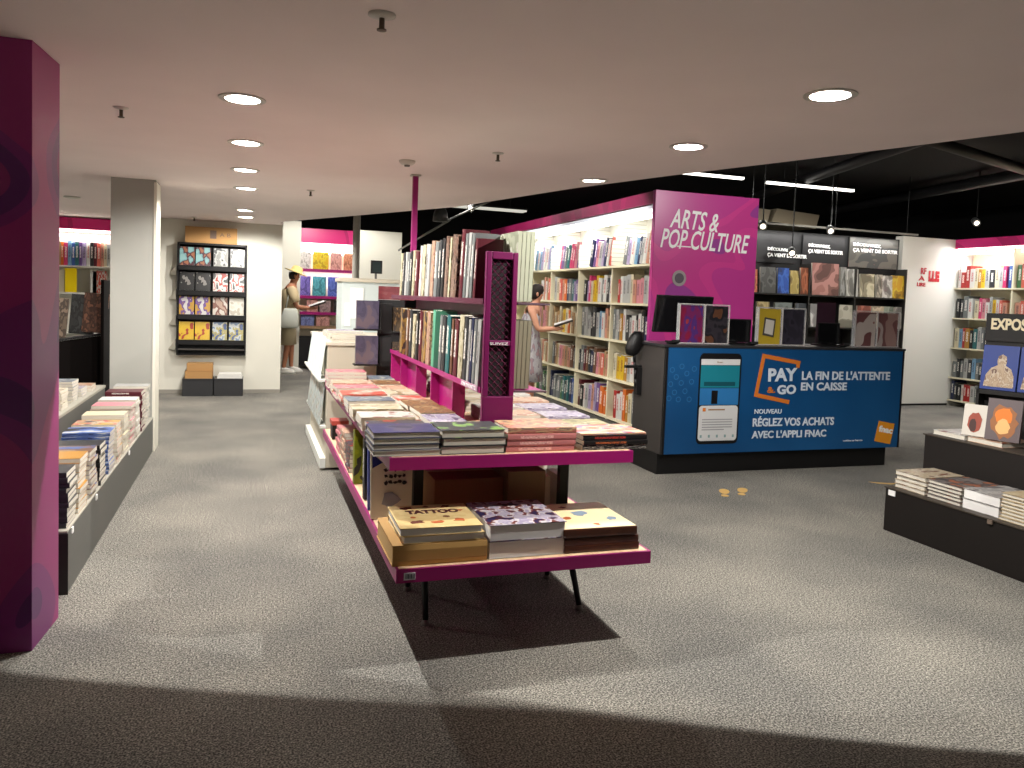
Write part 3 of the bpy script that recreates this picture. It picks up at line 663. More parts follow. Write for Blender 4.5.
for o in list(COL.objects):
    if o.parent is None and o.name not in before_:
        o.location = (o.location.x * .98, o.location.y - .06, o.location.z + .022)
bpy.context.view_layer.update()

# ================================================================== GONDOLA BEHIND THE TABLE
gd = root('display_cabinet', (1.05, 7.2, 0), 'pale beige low display cabinet standing end-on behind the book table', 'cabinet')
BEI = P('beige_laminate', (196, 188, 170), .55)
bx(.60, 1.50, 6.42, 8.1, .02, 1.02).build('body', BEI, gd, bevel=.006)
bx(.585, 1.515, 6.40, 8.12, 1.02, 1.045).build('top', P('beige_top', (206, 198, 182), .5), gd)
m_ = MB()
for y0 in (6.45, 7.0, 7.55): m_.box(.555, .60, y0, y0 + .50, .34, .36)
m_.box(.555, .60, 6.42, 8.1, .02, .10)
m_.build('side_ledge', P('white_ledge', (222, 224, 218), .5), gd)
GP = 'white magazines leaning on the beige cabinet'
WM = art('cover_white_magazine', [(228, 238, 236), (214, 228, 226), (240, 244, 240), (190, 176, 150)], 4, 81)
for i, (yy, z, Lh) in enumerate(((6.50, .36, .33), (6.85, .36, .34), (7.20, .36, .33), (7.55, .36, .33))):
    M = Matrix.Translation((.553, yy, z + .002)) @ Matrix.Rotation(.10, 4, 'Y') @ Matrix.Rotation(0, 4, 'Z')
    book('magazine', f'white magazine propped on the cabinet ledge, {ORD[i]} from the table', M, Lh, .26, .014, WM, GP, False)
for i, (yy, z) in enumerate(((6.48, .74), (6.82, .74), (7.18, .74), (7.54, .74))):
    M = Matrix.Translation((.545, yy, z + .002)) @ Matrix.Rotation(.13, 4, 'Y')
    book('magazine', f'white magazine on the cabinet\'s upper ledge, {ORD[i]} from the table', M, .32, .27, .014, P('bluish_magazine', (224, 238, 238), .4), GP, False)
m_ = MB(); m_.box(.53, .60, 6.42, 8.1, .722, .74); m_.build('upper_ledge', P('white_ledge', (222, 224, 218), .5), gd)
for i, (cx, cyy, ca, n) in enumerate(((.78, 6.62, 'cream', 3), (.78, 6.92, 'lilac', 4), (.80, 7.3, 'white', 3))):
    stack(cx, cyy, 1.045, [C[ca]] * n, f'the {ORD[i]} stack on the beige cabinet', 'magazines stacked on the beige cabinet', '+y', .30, .24, .018, .05)
# two little purple deck boxes hanging displayed, black frame between
dk = root('counter_display', (1.02, 6.36, .772), 'tall black display frame holding two grey-purple card decks at the cabinet end', 'display stand')
m_ = MB(); m_.box(.985, 1.20, 6.352, 6.38, .772, 1.40)
m_.build('frame', BLACK, dk)
m_ = MB(); m_.box(1.0, 1.09, 6.30, 6.35, .86, 1.10); m_.box(1.0, 1.09, 6.30, 6.35, 1.13, 1.37); m_.build('holder', BLACK, dk)
DECK = art('cover_purple_deck', [(92, 86, 110), (84, 78, 102), (102, 94, 116), (122, 106, 116)], 2.2, 91)
for z, nm in ((.885, 'lower'), (1.165, 'upper')):
    o = bx(.80, .975, 6.25, 6.30, z, z + .225).build('card_deck', DECK, loc=(.89, 6.27, z)); o.location.z = z
    for v in (): pass
    tag(o, f'grey-purple boxed card deck, the {nm} of two in the black frame', 'card deck', 'boxed card decks')
for z in (.872, 1.152):
    bx(.79, 1.0, 6.24, 6.35, z, z + .012).build('shelf_tray', BLACK, dk)
bo = root('banner_board', (1.1, 6.42, 1.40), 'dull maroon header board standing above the card decks', 'sign')
bx(.985, 1.28, 6.355, 6.372, 1.402, 1.51).build('panel', art('maroon_board', [(130, 56, 62), (140, 62, 68), (150, 84, 84)], 3, 2), bo)
for k, (za, zb, ca) in enumerate(((.90, 1.06, 'brown'), (1.15, 1.34, 'ochre'))):
    o = bx(1.10, 1.19, 6.30, 6.345, za, zb).build('card_deck', art('cover_gold_deck' + ca, [(90, 74, 50), (60, 50, 44), (150, 120, 80)], 5, k), loc=(1.14, 6.32, za)); o.location.z = za
    tag(o, f'dark gold-patterned card deck, the {["lower", "upper"][k]} one beside the purple decks', 'card deck', 'boxed card decks')
    bx(1.09, 1.20, 6.29, 6.352, za - .012, za).build('shelf_tray', BLACK, dk)

# tall light cabinet behind it
tc_ = root('poster_cabinet', (1.15, 8.5, 0), 'pale grey-blue tall cabinet with white sheets behind the beige cabinet', 'cabinet')
bx(.90, 1.50, 8.25, 8.75, .0, 1.56).build('body', P('pale_blue_grey', (196, 206, 204), .5), tc_)
bx(.88, 1.52, 8.23, 8.77, 1.56, 1.60).build('top', BEI, tc_)
bx(.985, 1.12, 8.238, 8.25, 1.18, 1.50).build('pinned_sheet', WHITEP, tc_); bx(.93, .99, 8.24, 8.25, 1.10, 1.34).build('pinned_sheet', WHITEP, tc_)
pm = root('pillar_screen', (1.16, 8.9, 1.6), 'small black framed screen on a grey arm above the pale cabinet', 'screen')
pm.location = (1.26, 8.5, 1.6)
bx(1.22, 1.34, 8.44, 8.47, 1.66, 1.80).build('bezel', BLACK, pm); bx(1.235, 1.325, 8.436, 8.44, 1.675, 1.785).build('glass', P('dark_glass', (50, 62, 62), .15), pm)
MB().tube((1.28, 8.49, 1.60), (1.28, 8.49, 1.72), .012).build('arm', STEEL, pm)
tag(MB().tube((1.255, 10.0, 0), (1.255, 10.0, 3.44), .045, n=14).build('round_post', P('post_grey', (150, 146, 136), .5), loc=(1.255, 10.0, 0), smooth=True), 'thin grey round post between the magenta shelves and white block', 'post')

# ================================================================== WHITE BACK WALL RACK
rr_ = root('wall_rack', (-.49, 11.38, .5), 'tall black wall-mounted book rack with four shelves on the white wall', 'rack')
x0, x1 = -.925, -.045
m_ = MB(); m_.box(x0, x1, 11.425, 11.438, .53, 2.03); m_.box(x0, x0 + .02, 11.30, 11.425, .53, 2.03); m_.box(x1 - .02, x1, 11.30, 11.425, .53, 2.03); m_.box(x0, x1, 11.30, 11.425, 2.01, 2.035); m_.box(x0, x1, 11.30, 11.425, .53, .545)
m_.build('case', BLACK, rr_)
RZ = [1.73, 1.395, 1.075, .735]
for z in RZ: m_ = MB().box(x0 + .02, x1 - .02, 11.27, 11.425, z - .06, z); m_.build('shelf', BLACK, rr_)
bx(x0 + .02, x1 - .02, 11.28, 11.425, .60, .62).build('shelf', P('shelf_dark_grey', (70, 66, 62), .5), rr_)
A_ = lambda n, cols, sd, sc=4: art(n, cols, 2.4, sd + sc)
RK = [[('teal cover with dark figure', A_('rk1', [(150, 196, 196), (130, 180, 184), (90, 52, 60), (170, 110, 80)], 1, 3)), None, ('grey photo cover', A_('rk2', [(150, 150, 146), (190, 190, 186), (90, 92, 92)], 2, 3)), None],
      [('black cover with pale crest', A_('rk3', [(26, 26, 28), (34, 34, 36), (30, 30, 30), (150, 146, 140)], 3, 3)), None, ('white cover with red bands', A_('rk4', [(226, 222, 216), (196, 80, 70), (230, 228, 222), (90, 90, 92)], 4, 5)), None],
      [('white and purple cover', A_('rk5', [(236, 232, 228), (230, 226, 222), (120, 84, 160), (210, 160, 60)], 5, 3)), None, ('brown and white photo cover', A_('rk6', [(196, 160, 140), (140, 90, 76), (226, 214, 200)], 6, 5)), ('pale cream cover', A_('rk7', [(232, 226, 206), (240, 236, 222), (206, 196, 176)], 7, 3))],
      [('bright yellow cover with red marks', A_('rk8', [(248, 200, 30), (250, 206, 40), (248, 200, 30), (190, 60, 30)], 8, 6)), None, ('blue and white cover', A_('rk9', [(120, 144, 180), (214, 220, 220), (190, 180, 110), (70, 96, 150)], 9, 5)), None]]
nm_ = ['top', 'second', 'third', 'lowest']
for r_i, z in enumerate(RZ):
    xs = [-.895, -.695, -.475, -.265]; prev = None
    for k in range(4):
        it = RK[r_i][k] or prev; prev = it
        M = Matrix.Translation((xs[k], 11.30, z + .003)) @ Matrix.Rotation(-.15, 4, 'X') @ Matrix.Rotation(PI / 2, 4, 'Z') @ Matrix.Translation((0, -.185, 0))
        book('magazine', f'{it[0]}, {["outer", "inner"][k % 2] if k < 2 else ["inner", "outer"][k % 2]} {"pillar-side" if k < 2 else "passage-side"} copy on {nm_[r_i]} shelf of black wall rack', M, .245, .185, .012, it[1], 'magazines on the black wall rack', False)
o = root('cardboard_box', (-.51, 11.37, 2.036), 'long brown cardboard box lying on top of the black wall rack', 'box')
bx(-.83, -.18, 11.29, 11.42, 2.037, 2.25).build('carton_body', CARD, o); bx(-.52, -.44, 11.288, 11.29, 2.10, 2.21).build('label', P('box_label_print', (110, 90, 80), .6), o)
text('A B', .04, FACE(-.40, 11.288, 2.13), P('box_label_print', (110, 90, 80), .6), o, 'printed_marks', width=.14, height=.05)
for xa, xb, lab in ((-.83, -.45, 'black floor box under the wall rack, the one carrying the brown cartons'), (-.44, -.07, 'black floor box under the wall rack, the one carrying white papers')):
    o = root('floor_box', ((xa + xb) / 2, 11.25, 0), lab, 'box', 'black plinth boxes by the back wall')
    bx(xa, xb, 11.10, 11.42, 0, .225).build('body', P('charcoal_box', (46, 46, 48), .5), o, bevel=.004)
    bx(xa, xb, 11.09, 11.42, .2255, .232).build('top', P('charcoal_top', (60, 60, 62), .5), o)
carton(-.80, -.46, 11.12, 11.40, .2335, .33, CARD, 'lower flat brown carton on the black floor box')
carton(-.78, -.46, 11.15, 11.40, .332, .43, CARD, 'upper flat brown carton on the black floor box')
for k in range(3):
    tag(bx(-.40 + .01 * k, -.08 - .008 * k, 11.14, 11.38, .2335 + .022 * k, .2535 + .022 * k).build('paper_ream', P('ream', (226, 224, 218), .7), loc=(-.24, 11.26, .2335 + .022 * k)),
        f'flat white paper pack on the black floor box, {["lowest", "middle", "topmost"][k]} of three', 'paper', 'white paper packs')
# small acrylic triangle side of rack (brackets on the wall)
for i, z in enumerate((1.60, 1.27, .93, .60)):
    tag(MB().add([(-1.03, 11.436, z), (-.935, 11.436, z), (-.935, 11.436, z + .14), (-1.03, 11.428, z), (-.935, 11.30, z), (-.935, 11.30, z + .14)], [(0, 1, 2), (5, 4, 3), (0, 3, 4, 1), (1, 4, 5, 2), (2, 5, 3, 0)]).build(
        'wall_bracket', P('bracket_beige', (206, 202, 188), .6), loc=(-.98, 11.43, z)), f'pale triangular bracket on the wall beside the black rack, {nm_[i]} of four', 'bracket', 'wall brackets beside the rack')

# ================================================================== LOW BENCH (aisle side)
bn = root('book_bench', (-1.0, 5.7, 0), 'long low grey stepped book bench running from magenta pillar to white pillar', 'bench')
bx(-1.55, -.785, 4.02, 7.40, 0, .292).build('lower_step', GREYP, bn)
bx(-1.55, -.78, 4.015, 4.02, 0, .288).build('end_panel', P('dark_end_panel', (30, 28, 26), .5), bn)
bx(-1.55, -.784, 4.02, 7.40, .292, .300).build('ledge', P('pale_ledge', (168, 164, 152), .5), bn)
bx(-1.56, -1.16, 4.02, 7.39, .300, .565).build('upper_step', GREYP, bn)
bx(-1.56, -1.155, 4.02, 7.39, .565, .585).build('upper_ledge', P('pale_ledge', (168, 164, 152), .5), bn)
for yy in (4.10, 4.72, 5.95): bx(-.785, -.779, yy, yy + .035, .262, .290).build('price_tag', WHITEP, bn)
BB = 'paperbacks on the lower step of the long bench'
BN_OLD = [(4.16, 'brown', 11, .0235, 'dark grey-spined paperback', SP('charcoal')), (4.42, 'yellow', 11, .0245, 'ochre-spined paperback', SP('ochre')), (4.70, 'tan', 10, .0245, 'blue and brown paperback', art('cover_bench_landscape', [(90, 120, 190), (150, 110, 80), (120, 84, 64), (176, 140, 110)], 2.4, 101)),
      (4.99, 'black', 9, .025, 'black-spined paperback', SP('black')), (5.28, 'black', 9, .0255, 'white-edged blue paperback', art('cover_bench_blue', [(24, 28, 34), (80, 110, 190), (120, 150, 220), (226, 230, 236)], 2.2, 102)),
      (5.58, 'cream', 9, .026, 'yellow and coral paperback', art('cover_bench_coral', [(232, 196, 110), (216, 110, 96), (240, 220, 190), (90, 90, 90)], 3, 103)), (5.88, 'pink', 9, .026, 'cream paperback', SP('cream')), (6.18, 'maroon', 11, .026, 'dark red-spined paperback', SP('maroon')),
      (6.48, 'maroon', 10, .026, 'pink-edged paperback', SP('pink')), (6.79, 'grey', 10, .026, 'pale grey paperback', SP('pale grey')), (7.10, 'white', 9, .026, 'white paperback', SP('white'))]
q_ = {r[4]: r for r in BN_OLD}
BN = []
for yy, n, key in ((4.16, 11, 'dark grey-spined paperback'), (4.42, 11, 'ochre-spined paperback'), (4.70, 10, 'blue and brown paperback'), (4.99, 9, 'black-spined paperback'), (5.28, 10, 'white-edged blue paperback'),
                   (5.58, 10, 'yellow and coral paperback'), (5.88, 10, 'cream paperback'), (6.18, 11, 'pink-edged paperback'), (6.48, 11, 'white paperback'), (6.79, 12, 'dark red-spined paperback'), (7.10, 12, 'pale grey paperback')):
    BN.append((yy, 0, n, q_[key][3], key, q_[key][5]))
for i, (yy, _, n, tt, word, mt) in enumerate(BN):
    z = stack(-.918, yy, .300, [(word, mt)] * n, f'bench stack {["closest to the magenta pillar", "two", "three", "four", "five", "six", "seven", "eight", "nine", "ten", "beside the white pillar"][i]}', BB, '-y' if i in (0, 3, 4, 9) else '+y', .255, .195, tt, .02, i < 5, page=PAGE)
for i, (yy, ca, n) in enumerate(((4.30, 'peach', 4), (4.62, 'pink', 3), (4.95, 'coral', 3), (5.3, 'white', 4), (5.65, 'brown', 6), (6.0, 'cream', 6), (6.35, 'slate', 7), (6.7, 'lilac', 3), (7.05, 'peach', 2))):
    stack(-1.32, yy, .585, [C[ca]] * n, f'upper-step stack {["one", "two", "three", "four", "five", "six", "seven", "eight", "nine"][i]} counted from the magenta pillar', 'paperbacks on the upper step of the long bench', '+y', .26, .2, .022, .04)
# black panel block and display shelves behind it
bd = root('black_display_unit', (-1.6, 8.6, 0), 'black open display unit with sloping ledge behind the white pillar', 'shelf unit')
m_ = MB(); m_.add([(-2.4, 7.44, 0), (-1.25, 7.89, 0), (-1.25, 7.89, .979), (-2.4, 7.44, .799), (-2.4, 7.46, 0), (-1.25, 7.91, 0), (-1.25, 7.91, .979), (-2.4, 7.46, .799)], [(0, 1, 2, 3), (7, 6, 5, 4), (0, 4, 5, 1), (1, 5, 6, 2), (2, 6, 7, 3), (3, 7, 4, 0)]); m_.box(-1.25, -1.225, 7.72, 8.1, 0, 1.48); m_.build('panel', P('warm_black', (16, 12, 11), .9, spec=.1), bd)
m_ = MB().add([(-2.4, 7.45, .80), (-1.25, 7.9, .98), (-1.25, 8.1, .98), (-2.4, 8.1, .80), (-2.4, 7.45, .82), (-1.25, 7.9, 1.0), (-1.25, 8.1, 1.0), (-2.4, 8.1, .82)], [(0, 3, 2, 1), (4, 5, 6, 7), (0, 1, 5, 4), (1, 2, 6, 5), (2, 3, 7, 6), (3, 0, 4, 7)])
m_.build('sloping_ledge', BLACK, bd)
for i, (xx, ca, lab) in enumerate(((-1.78, (150, 130, 112), 'large grey-brown album'), (-1.55, (60, 62, 60), 'large charcoal album'), (-1.44, (120, 80, 60), 'large brown album'))):
    M = Matrix.Translation((xx, 8.0 - .03 * i, .825 + (xx + 2.4) / 1.15 * .18 + .03)) @ Matrix.Rotation(-.12, 4, 'X') @ Matrix.Rotation(.06, 4, 'Y') @ Matrix.Rotation(PI / 2, 4, 'Z') @ Matrix.Translation((0, -.2, 0))
    book('art_album', f'{lab} standing on the sloping black ledge behind the pillar', M, .36, .2, .03, art('cover_far_album%d' % i, [ca, tuple(int(v * .7) for v in ca), tuple(min(255, int(v * 1.25)) for v in ca)], 5, i), 'albums on the sloping ledge', False)

def strip_case(name, rt_, x0, x1, y0, y1, zs, ztop, hdr, zh0, zh1, mat, hm, axis='x', bay=1.0, back=True):
    """a lit bookcase: uprights, back, shelves, header, LED tube. Opens towards -y (axis x) or -x (axis y)."""
    t = .025; m = MB()
    if axis == 'x':
        if back: m.box(x0, x1, y1 - .02, y1, 0, ztop)
        x = x0
        while x < x1 + .01:
            m.box(x - t / 2, x + t / 2, y0, y1, 0, ztop - (.0)); x += bay
        m.build('carcass', mat, rt_)
        for z in zs: bx(x0, x1, y0 - .01, y1, z - .022, z).build('shelf', mat, rt_)
        bx(x0 - .02, x1 + .02, y0 - .03, y1, zh0, zh1).build('header', hm, rt_)
        bx(x0, x1, y0, y0 + .05, zh0 - .035, zh0 - .002).build('led_strip', LED, rt_)
    else:
        if back: m.box(x1 - .02, x1, y0, y1, 0, ztop)
        y = y0
        while y < y1 + .01:
            m.box(x0, x1, y - t / 2, y + t / 2, 0, ztop); y += bay
        m.build('carcass', mat, rt_)
        for z in zs: bx(x0 - .01, x1, y0, y1, z - .022, z).build('shelf', mat, rt_)
        bx(x0 - .03, x1, y0 - .02, y1 + .02, zh0, zh1).build('header', hm, rt_)
        bx(x0, x0 + .05, y0, y1, zh0 - .035, zh0 - .002).build('led_strip', LED, rt_)

# lit bookcase beyond the magenta pillar
lf = root('lit_bookcase', (-2.7, 12.4, 0), 'white lit bookcase with magenta header beyond the white pillar', 'bookcase')
strip_case('a', lf, -3.9, -1.5, 12.2, 12.55, [.76, 1.31, 1.68], 2.18, None, 2.18, 2.335, WHITEM, HDRB, bay=1.2)
bx(-3.9, -1.5, 12.25, 12.3, 2.07, 2.115).build('led_strip', LED, lf)
area((-2.7, 12.22, 2.05), (0, .35, -1), 2.2, .05, 10, (1, .98, .95))
shelf_row('x', -1.86, -2.62, 12.22, 1.68, .29, .34, .25, ['pale grey', 'cream', 'salmon', 'coral', 'maroon', 'black', 'white', 'lilac', 'purple', 'teal', 'blue', 'light blue', 'hot pink', 'orange', 'tan', 'ochre', 'brown'],
          'top shelf beyond the white pillar', 'the pillar', 'books on the top shelf beyond the pillar', .032, .05)
for i, (xx, wd, h, wdt) in enumerate(((-1.90, 'white and red', .31, .18), (-2.03, 'white', .30, .08), (-2.28, 'bright yellow', .33, .15), (-2.42, 'cream', .31, .08))):
    mt = {'white and red': art('cover_white_red_bands', [(238, 226, 216), (226, 80, 60), (240, 230, 222), (222, 90, 66)], 3, 2), 'white': SP('white'), 'bright yellow': P('yellow_cover', (250, 220, 10), .4), 'cream': SP('cream')}[wd]
    o = book_mesh(h, wdt, .03).build('book', [mt, PAGE]); o.matrix_basis = Matrix.Translation((xx, 12.23, 1.312)) @ Matrix.Rotation(PI / 2, 4, 'Z')
    tag(o, f'{wd} book facing out on the middle shelf beyond the white pillar', 'book', 'books on the middle shelf beyond the pillar')
o = book_mesh(.40, .22, .03).build('book', [P('coral_cover', (236, 100, 80), .4), PAGE]); o.matrix_basis = Matrix.Translation((-1.90, 12.23, .762)) @ Matrix.Rotation(PI / 2, 4, 'Z')
tag(o, 'coral red book facing out on the lowest shelf beyond the pillar', 'book')

# ================================================================== FAR MAGENTA SHELVES AND READER
fm = root('magenta_wall_shelves', (1.4, 15.2, 0), 'bright magenta-topped lit shelves at the far end behind the reading man', 'shelf unit')
bx(.80, 2.35, 15.25, 15.3, 0, 2.6).build('back_panel', P('cream_back', (232, 222, 196), .6), fm)
bx(.80, 2.35, 14.98, 15.25, 2.34, 2.60).build('header', HDRB, fm)
bx(.82, 2.33, 15.0, 15.06, 2.25, 2.335).build('led_strip', LED, fm); bx(.82, 2.33, 15.1, 15.16, 2.14, 2.20).build('led_strip', LED, fm)
for z, m0 in ((1.86, MAG), (1.36, MAG), (1.06, MAG), (.80, P('tan_shelf', (150, 120, 90), .5))): bx(.82, 2.33, 14.98, 15.25, z - .05, z).build('shelf', m0, fm)
bx(.84, 2.30, 15.0, 15.22, .05, .60).build('dark_bin', BLACK, fm)
area((1.5, 15.03, 2.22), (0, .35, -1), 1.4, .05, 14, (1, .97, .93)); area((1.5, 15.02, 1.78), (0, .4, -1), 1.4, .03, 7, (1, .8, .95))
FMB = [(1.86, [('white', (226, 222, 216), .86, .20), ('yellow', (250, 206, 20), 1.10, .28), ('pink figures', (236, 170, 160), 1.42, .2), ('salmon', (232, 150, 110), 1.66, .2), ('cream', (236, 224, 200), 1.9, .18)]),
       (1.36, [('violet', (128, 110, 206), .86, .2), ('turquoise', (90, 186, 200), 1.10, .24), ('blue', (96, 120, 220), 1.38, .26), ('white', (236, 232, 232), 1.68, .24)]),
       (1.06, [('pink photo', (226, 160, 150), 1.0, .2), ('grey photo', (180, 150, 150), 1.24, .2), ('black', (50, 46, 44), 1.5, .26)]),
       (.80, [('blue and red', (120, 130, 190), .9, .24), ('white and red', (226, 160, 150), 1.18, .24)])]
for j, (z, L_) in enumerate(FMB):
    for (wd, c, x, wdt) in L_:
        h = min(.36, {1.86: .32, 1.36: .37, 1.06: .22, .80: .2}[z])
        o = book_mesh(h, wdt, .04).build('boxed_game', [art('fm_' + wd.replace(' ', '_') + str(j), [c, tuple(min(255, v + 24) for v in c), tuple(int(v * .85) for v in c)], 4, j), PAGE]); o.matrix_basis = Matrix.Translation((x + wdt, 15.04, z + .002)) @ Matrix.Rotation(PI / 2, 4, 'Z')
        tag(o, f'{wd} boxed set on the {["top", "second", "third", "lowest"][j]} magenta shelf behind the man', 'boxed set', 'boxed sets on the magenta shelves')

# ================================================================== ARTS AND POP CULTURE BOOKCASE
GX, GX1, GY0, GY1 = 4.05, 5.28, 7.47, 13.4
ap = root('pop_culture_bookcase', (4.65, 10.4, 0), 'long white lit bookcase with dark magenta header and printed end panel behind the counter', 'bookcase')
bx(GX + .42, GX1, GY0, GY1, 0, 2.45).build('core', WHITEM, ap)
AZ = [.09, .552, 1.01, 1.444, 1.875]
BAY = [7.50, 8.43, 9.42, 10.41, 11.40, 12.39, 13.38]
# ribbed uprights: slatted side panels in the top compartment, narrow posts below
for i, y in enumerate(BAY):
    m = MB(); m.box(GX, GX + .42, y - .012, y + .012, 0, 1.875); u = m.build('upright', CREAM, ap)
    m = MB(); z = 1.88
    while z < 2.44:
        top = GX - .01 + max(0, (z - 2.12)) * .75
        m.box(top, GX + .42, y - .012, y + .012, z, z + .043); m.box(top + .004, GX + .42, y - .008, y + .008, z + .043, z + .050, 1); z += .050
    m.build('ribbed_divider', [WHITEM, P('rib_gap', (176, 174, 168), .6)], ap)
for z in AZ: bx(GX - .012, GX + .42, 7.49, GY1, z - .024, z).build('shelf', CREAM, ap)
bx(GX - .02, GX + .42, 7.49, GY1, 0, .05).build('plinth', P('plinth_grey', (90, 88, 82), .6), ap)
bx(GX - .02, GX1, GY0, GY1, 2.51, 2.64).build('header', HDRM, ap)
bx(GX + .01, GX + .42, 7.50, GY1, 2.46, 2.505).build('light_box', P('light_box_white', (226, 232, 244), .5), ap)
bx(GX + .16, GX + .20, 7.52, GY1, 2.40, 2.435).build('led_strip', LED, ap)
bx(GX + .02, GX + .05, 7.52, GY1, 2.449, 2.459).build('led_strip', LED, ap)
for y in (8.0, 9.0, 10.0, 11.0, 12.0, 12.9): area((GX + .12, y, 2.39), (.15, 0, -1), .05, .8, 7.5, (1, .97, .90))
sg_ = bx(GX - .03, GX1 + .02, 7.40, 7.46, 0, 2.645).build('end_panel', SIGNM, ap, bevel=.004)
text('ARTS &', .3, FACE(4.20, 7.398, 2.262, -.035), WHITEP, sg_, 'sign_lettering', shear=.28, off=.004, width=.60, height=.205)
text('POP CULTURE', .3, FACE(4.10, 7.398, 2.045, -.012), WHITEP, sg_, 'sign_lettering', shear=.28, off=.004, width=1.10, height=.205)
bx(4.30, 4.47, 7.395, 7.40, 2.063, 2.075).build('underline_stroke', WHITEP, sg_)
st_ = MB().lathe([(.085, 0), (.085, .003)], 28, 0, FACE(4.345, 7.398, 1.73)).build('round_sticker', P('sticker_grey', (150, 140, 140), .5), sg_)
MB().lathe([(.055, 0), (.055, .002)], 24, 0, FACE(4.345, 7.3945, 1.73)).build('sticker_centre', P('sticker_dark', (84, 74, 84), .5), sg_)
cl1 = [['pale grey', 'lilac', 'white', 'navy', 'pale grey', 'salmon'], ['pale grey', 'purple', 'lilac', 'navy', 'pink', 'white'], ['teal', 'hot pink', 'pink', 'purple'], ['light blue', 'lilac', 'white']]
CLR = {
 (0, 4): ['salmon', 'white', 'pale grey', 'navy', 'light blue', 'white', 'lilac', 'grey'], (1, 4): ['coral', 'white', 'navy', 'lilac', 'pale grey', 'pink', 'purple'], (2, 4): ['purple', 'pink', 'hot pink', 'hot pink', 'teal', 'grey'], (3, 4): ['light blue', 'lilac', 'white'],
 (0, 3): ['white', 'pale grey', 'pink', 'pink', 'salmon', 'cream', 'pale grey', 'pale grey', 'white', 'red', 'coral', 'red'], (1, 3): ['white', 'charcoal', 'white', 'grey', 'white', 'yellow', 'yellow', 'cream', 'hot pink', 'lilac', 'black', 'ochre', 'black', 'brown'],
 (2, 3): ['purple', 'purple', 'lilac', 'teal', 'grey', 'navy', 'orange', 'salmon', 'coral', 'cream', 'pale grey'], (3, 3): ['cream', 'coral', 'tan', 'white', 'salmon'],
 (0, 2): ['navy', 'black', 'white', 'black', 'white', 'pale grey', 'charcoal', 'white', 'ochre', 'grey', 'pale grey', 'grey'], (1, 2): ['salmon', 'tan', 'salmon', 'white', 'light blue', 'pale grey', 'charcoal', 'black', 'pale grey', 'pale grey', 'grey'],
 (2, 2): ['salmon', 'cream', 'tan', 'cream', 'orange', 'cream', 'yellow', 'tan', 'cream', 'ochre'], (3, 2): ['cream', 'tan', 'salmon', 'pink'],
 (0, 1): ['cream', 'white', 'cream', 'tan', 'white', 'pale grey', 'ochre', 'yellow', 'yellow', 'cream', 'pink'], (1, 1): ['tan', 'salmon', 'tan', 'coral', 'salmon', 'pink', 'brown', 'navy', 'charcoal', 'brown', 'maroon', 'grey'],
 (2, 1): ['grey', 'grey', 'brown', 'salmon', 'tan', 'salmon', 'pink', 'cream', 'tan'], (3, 1): ['pink', 'tan', 'cream', 'salmon'],
 (0, 0): ['light blue', 'blue', 'charcoal', 'grey', 'cream', 'ochre', 'orange', 'white', 'white', 'red', 'red', 'white', 'black', 'charcoal'], (1, 0): ['tan', 'orange', 'orange', 'purple', 'lilac', 'salmon', 'lilac', 'pale grey', 'white', 'black', 'maroon', 'black'],
 (2, 0): ['light blue', 'blue', 'navy', 'teal', 'charcoal', 'teal', 'green', 'grey', 'grey'], (3, 0): ['grey', 'green', 'charcoal']}
bayn = ['first', 'second', 'third', 'fourth']; shn = ['bottom', 'second-lowest', 'middle', 'second-highest', 'top']
for (bi, si), ws_ in CLR.items():
    y0, y1 = BAY[bi] + .02, BAY[bi + 1] - .02
    if bi == 3: y1 = y0 + .5
    z = AZ[si]; lean = .22 if si == 4 else (.05 if R.random() < .5 else .0)
    if si == 4: y1 = y0 + .78
    shelf_row('y', y0, y1, GX + .03, z, .26 if si != 4 else .28, .37 if si in (0, 2) else (.33 if si != 4 else .36), .26, ws_, f'{shn[si]} shelf, {bayn[bi]} bay of pop culture bookcase', 'the counter end',
              f'books on the {shn[si]} shelf of the pop culture bookcase', .05, .105, lean, name='book')
ca = art('cover_collage_album', [(120, 110, 110), (170, 166, 160), (84, 80, 90), (206, 160, 90)], 4, 111)

# ================================================================== COUNTER
ct = root('service_counter', (4.57, 6.1, 0), 'long charcoal service counter with blue printed front advertising an app', 'counter')
bx(3.30, 5.74, 5.84, 6.38, 0, .178).build('plinth', BLACK, ct)
bx(3.30, 5.82, 5.80, 6.32, .178, 1.09).build('carcass', P('counter_charcoal', (62, 58, 56), .45), ct, bevel=.003)
bx(3.285, 5.84, 5.77, 6.36, 1.09, 1.112).build('worktop', P('counter_top', (44, 44, 46), .35), ct, bevel=.003)
BLU = P('blue_print', (10, 74, 122), .4, spec=.5); t, N, L, b = nt(BLU)
tc = N.new('ShaderNodeTexCoord'); nz = N.new('ShaderNodeTexNoise'); nz.inputs['Scale'].default_value = .9; L.new(tc.outputs['Object'], nz.inputs['Vector'])
r = ramp(N, [(.35, (8, 66, 114)), (.65, (20, 80, 130))], False); L.new(nz.outputs['Fac'], r.inputs[0]); L.new(r.outputs[0], b.inputs['Base Color'])
fp = bx(3.325, 5.81, 5.775, 5.80, .183, 1.088).build('front_panel', BLU, ct)
bx(3.305, 3.325, 5.772, 5.80, .18, 1.09).build('edge_trim', BLACK, fp); bx(5.81, 5.83, 5.772, 5.80, .18, 1.09).build('edge_trim', BLACK, fp)
FY = 5.7742
def flat(poly, y, t, m, name, parent):
    """a thin printed shape on the counter front, polygon in (x, z)"""
    mb = MB(); n = len(poly)
    mb.add([(x, y, z) for x, z in poly] + [(x, y - t, z) for x, z in poly], [tuple(range(n)), tuple(range(n, 2 * n))[::-1]] + [(i, n + i, n + (i + 1) % n, (i + 1) % n) for i in range(n)])
    return mb.build(name, m, parent)
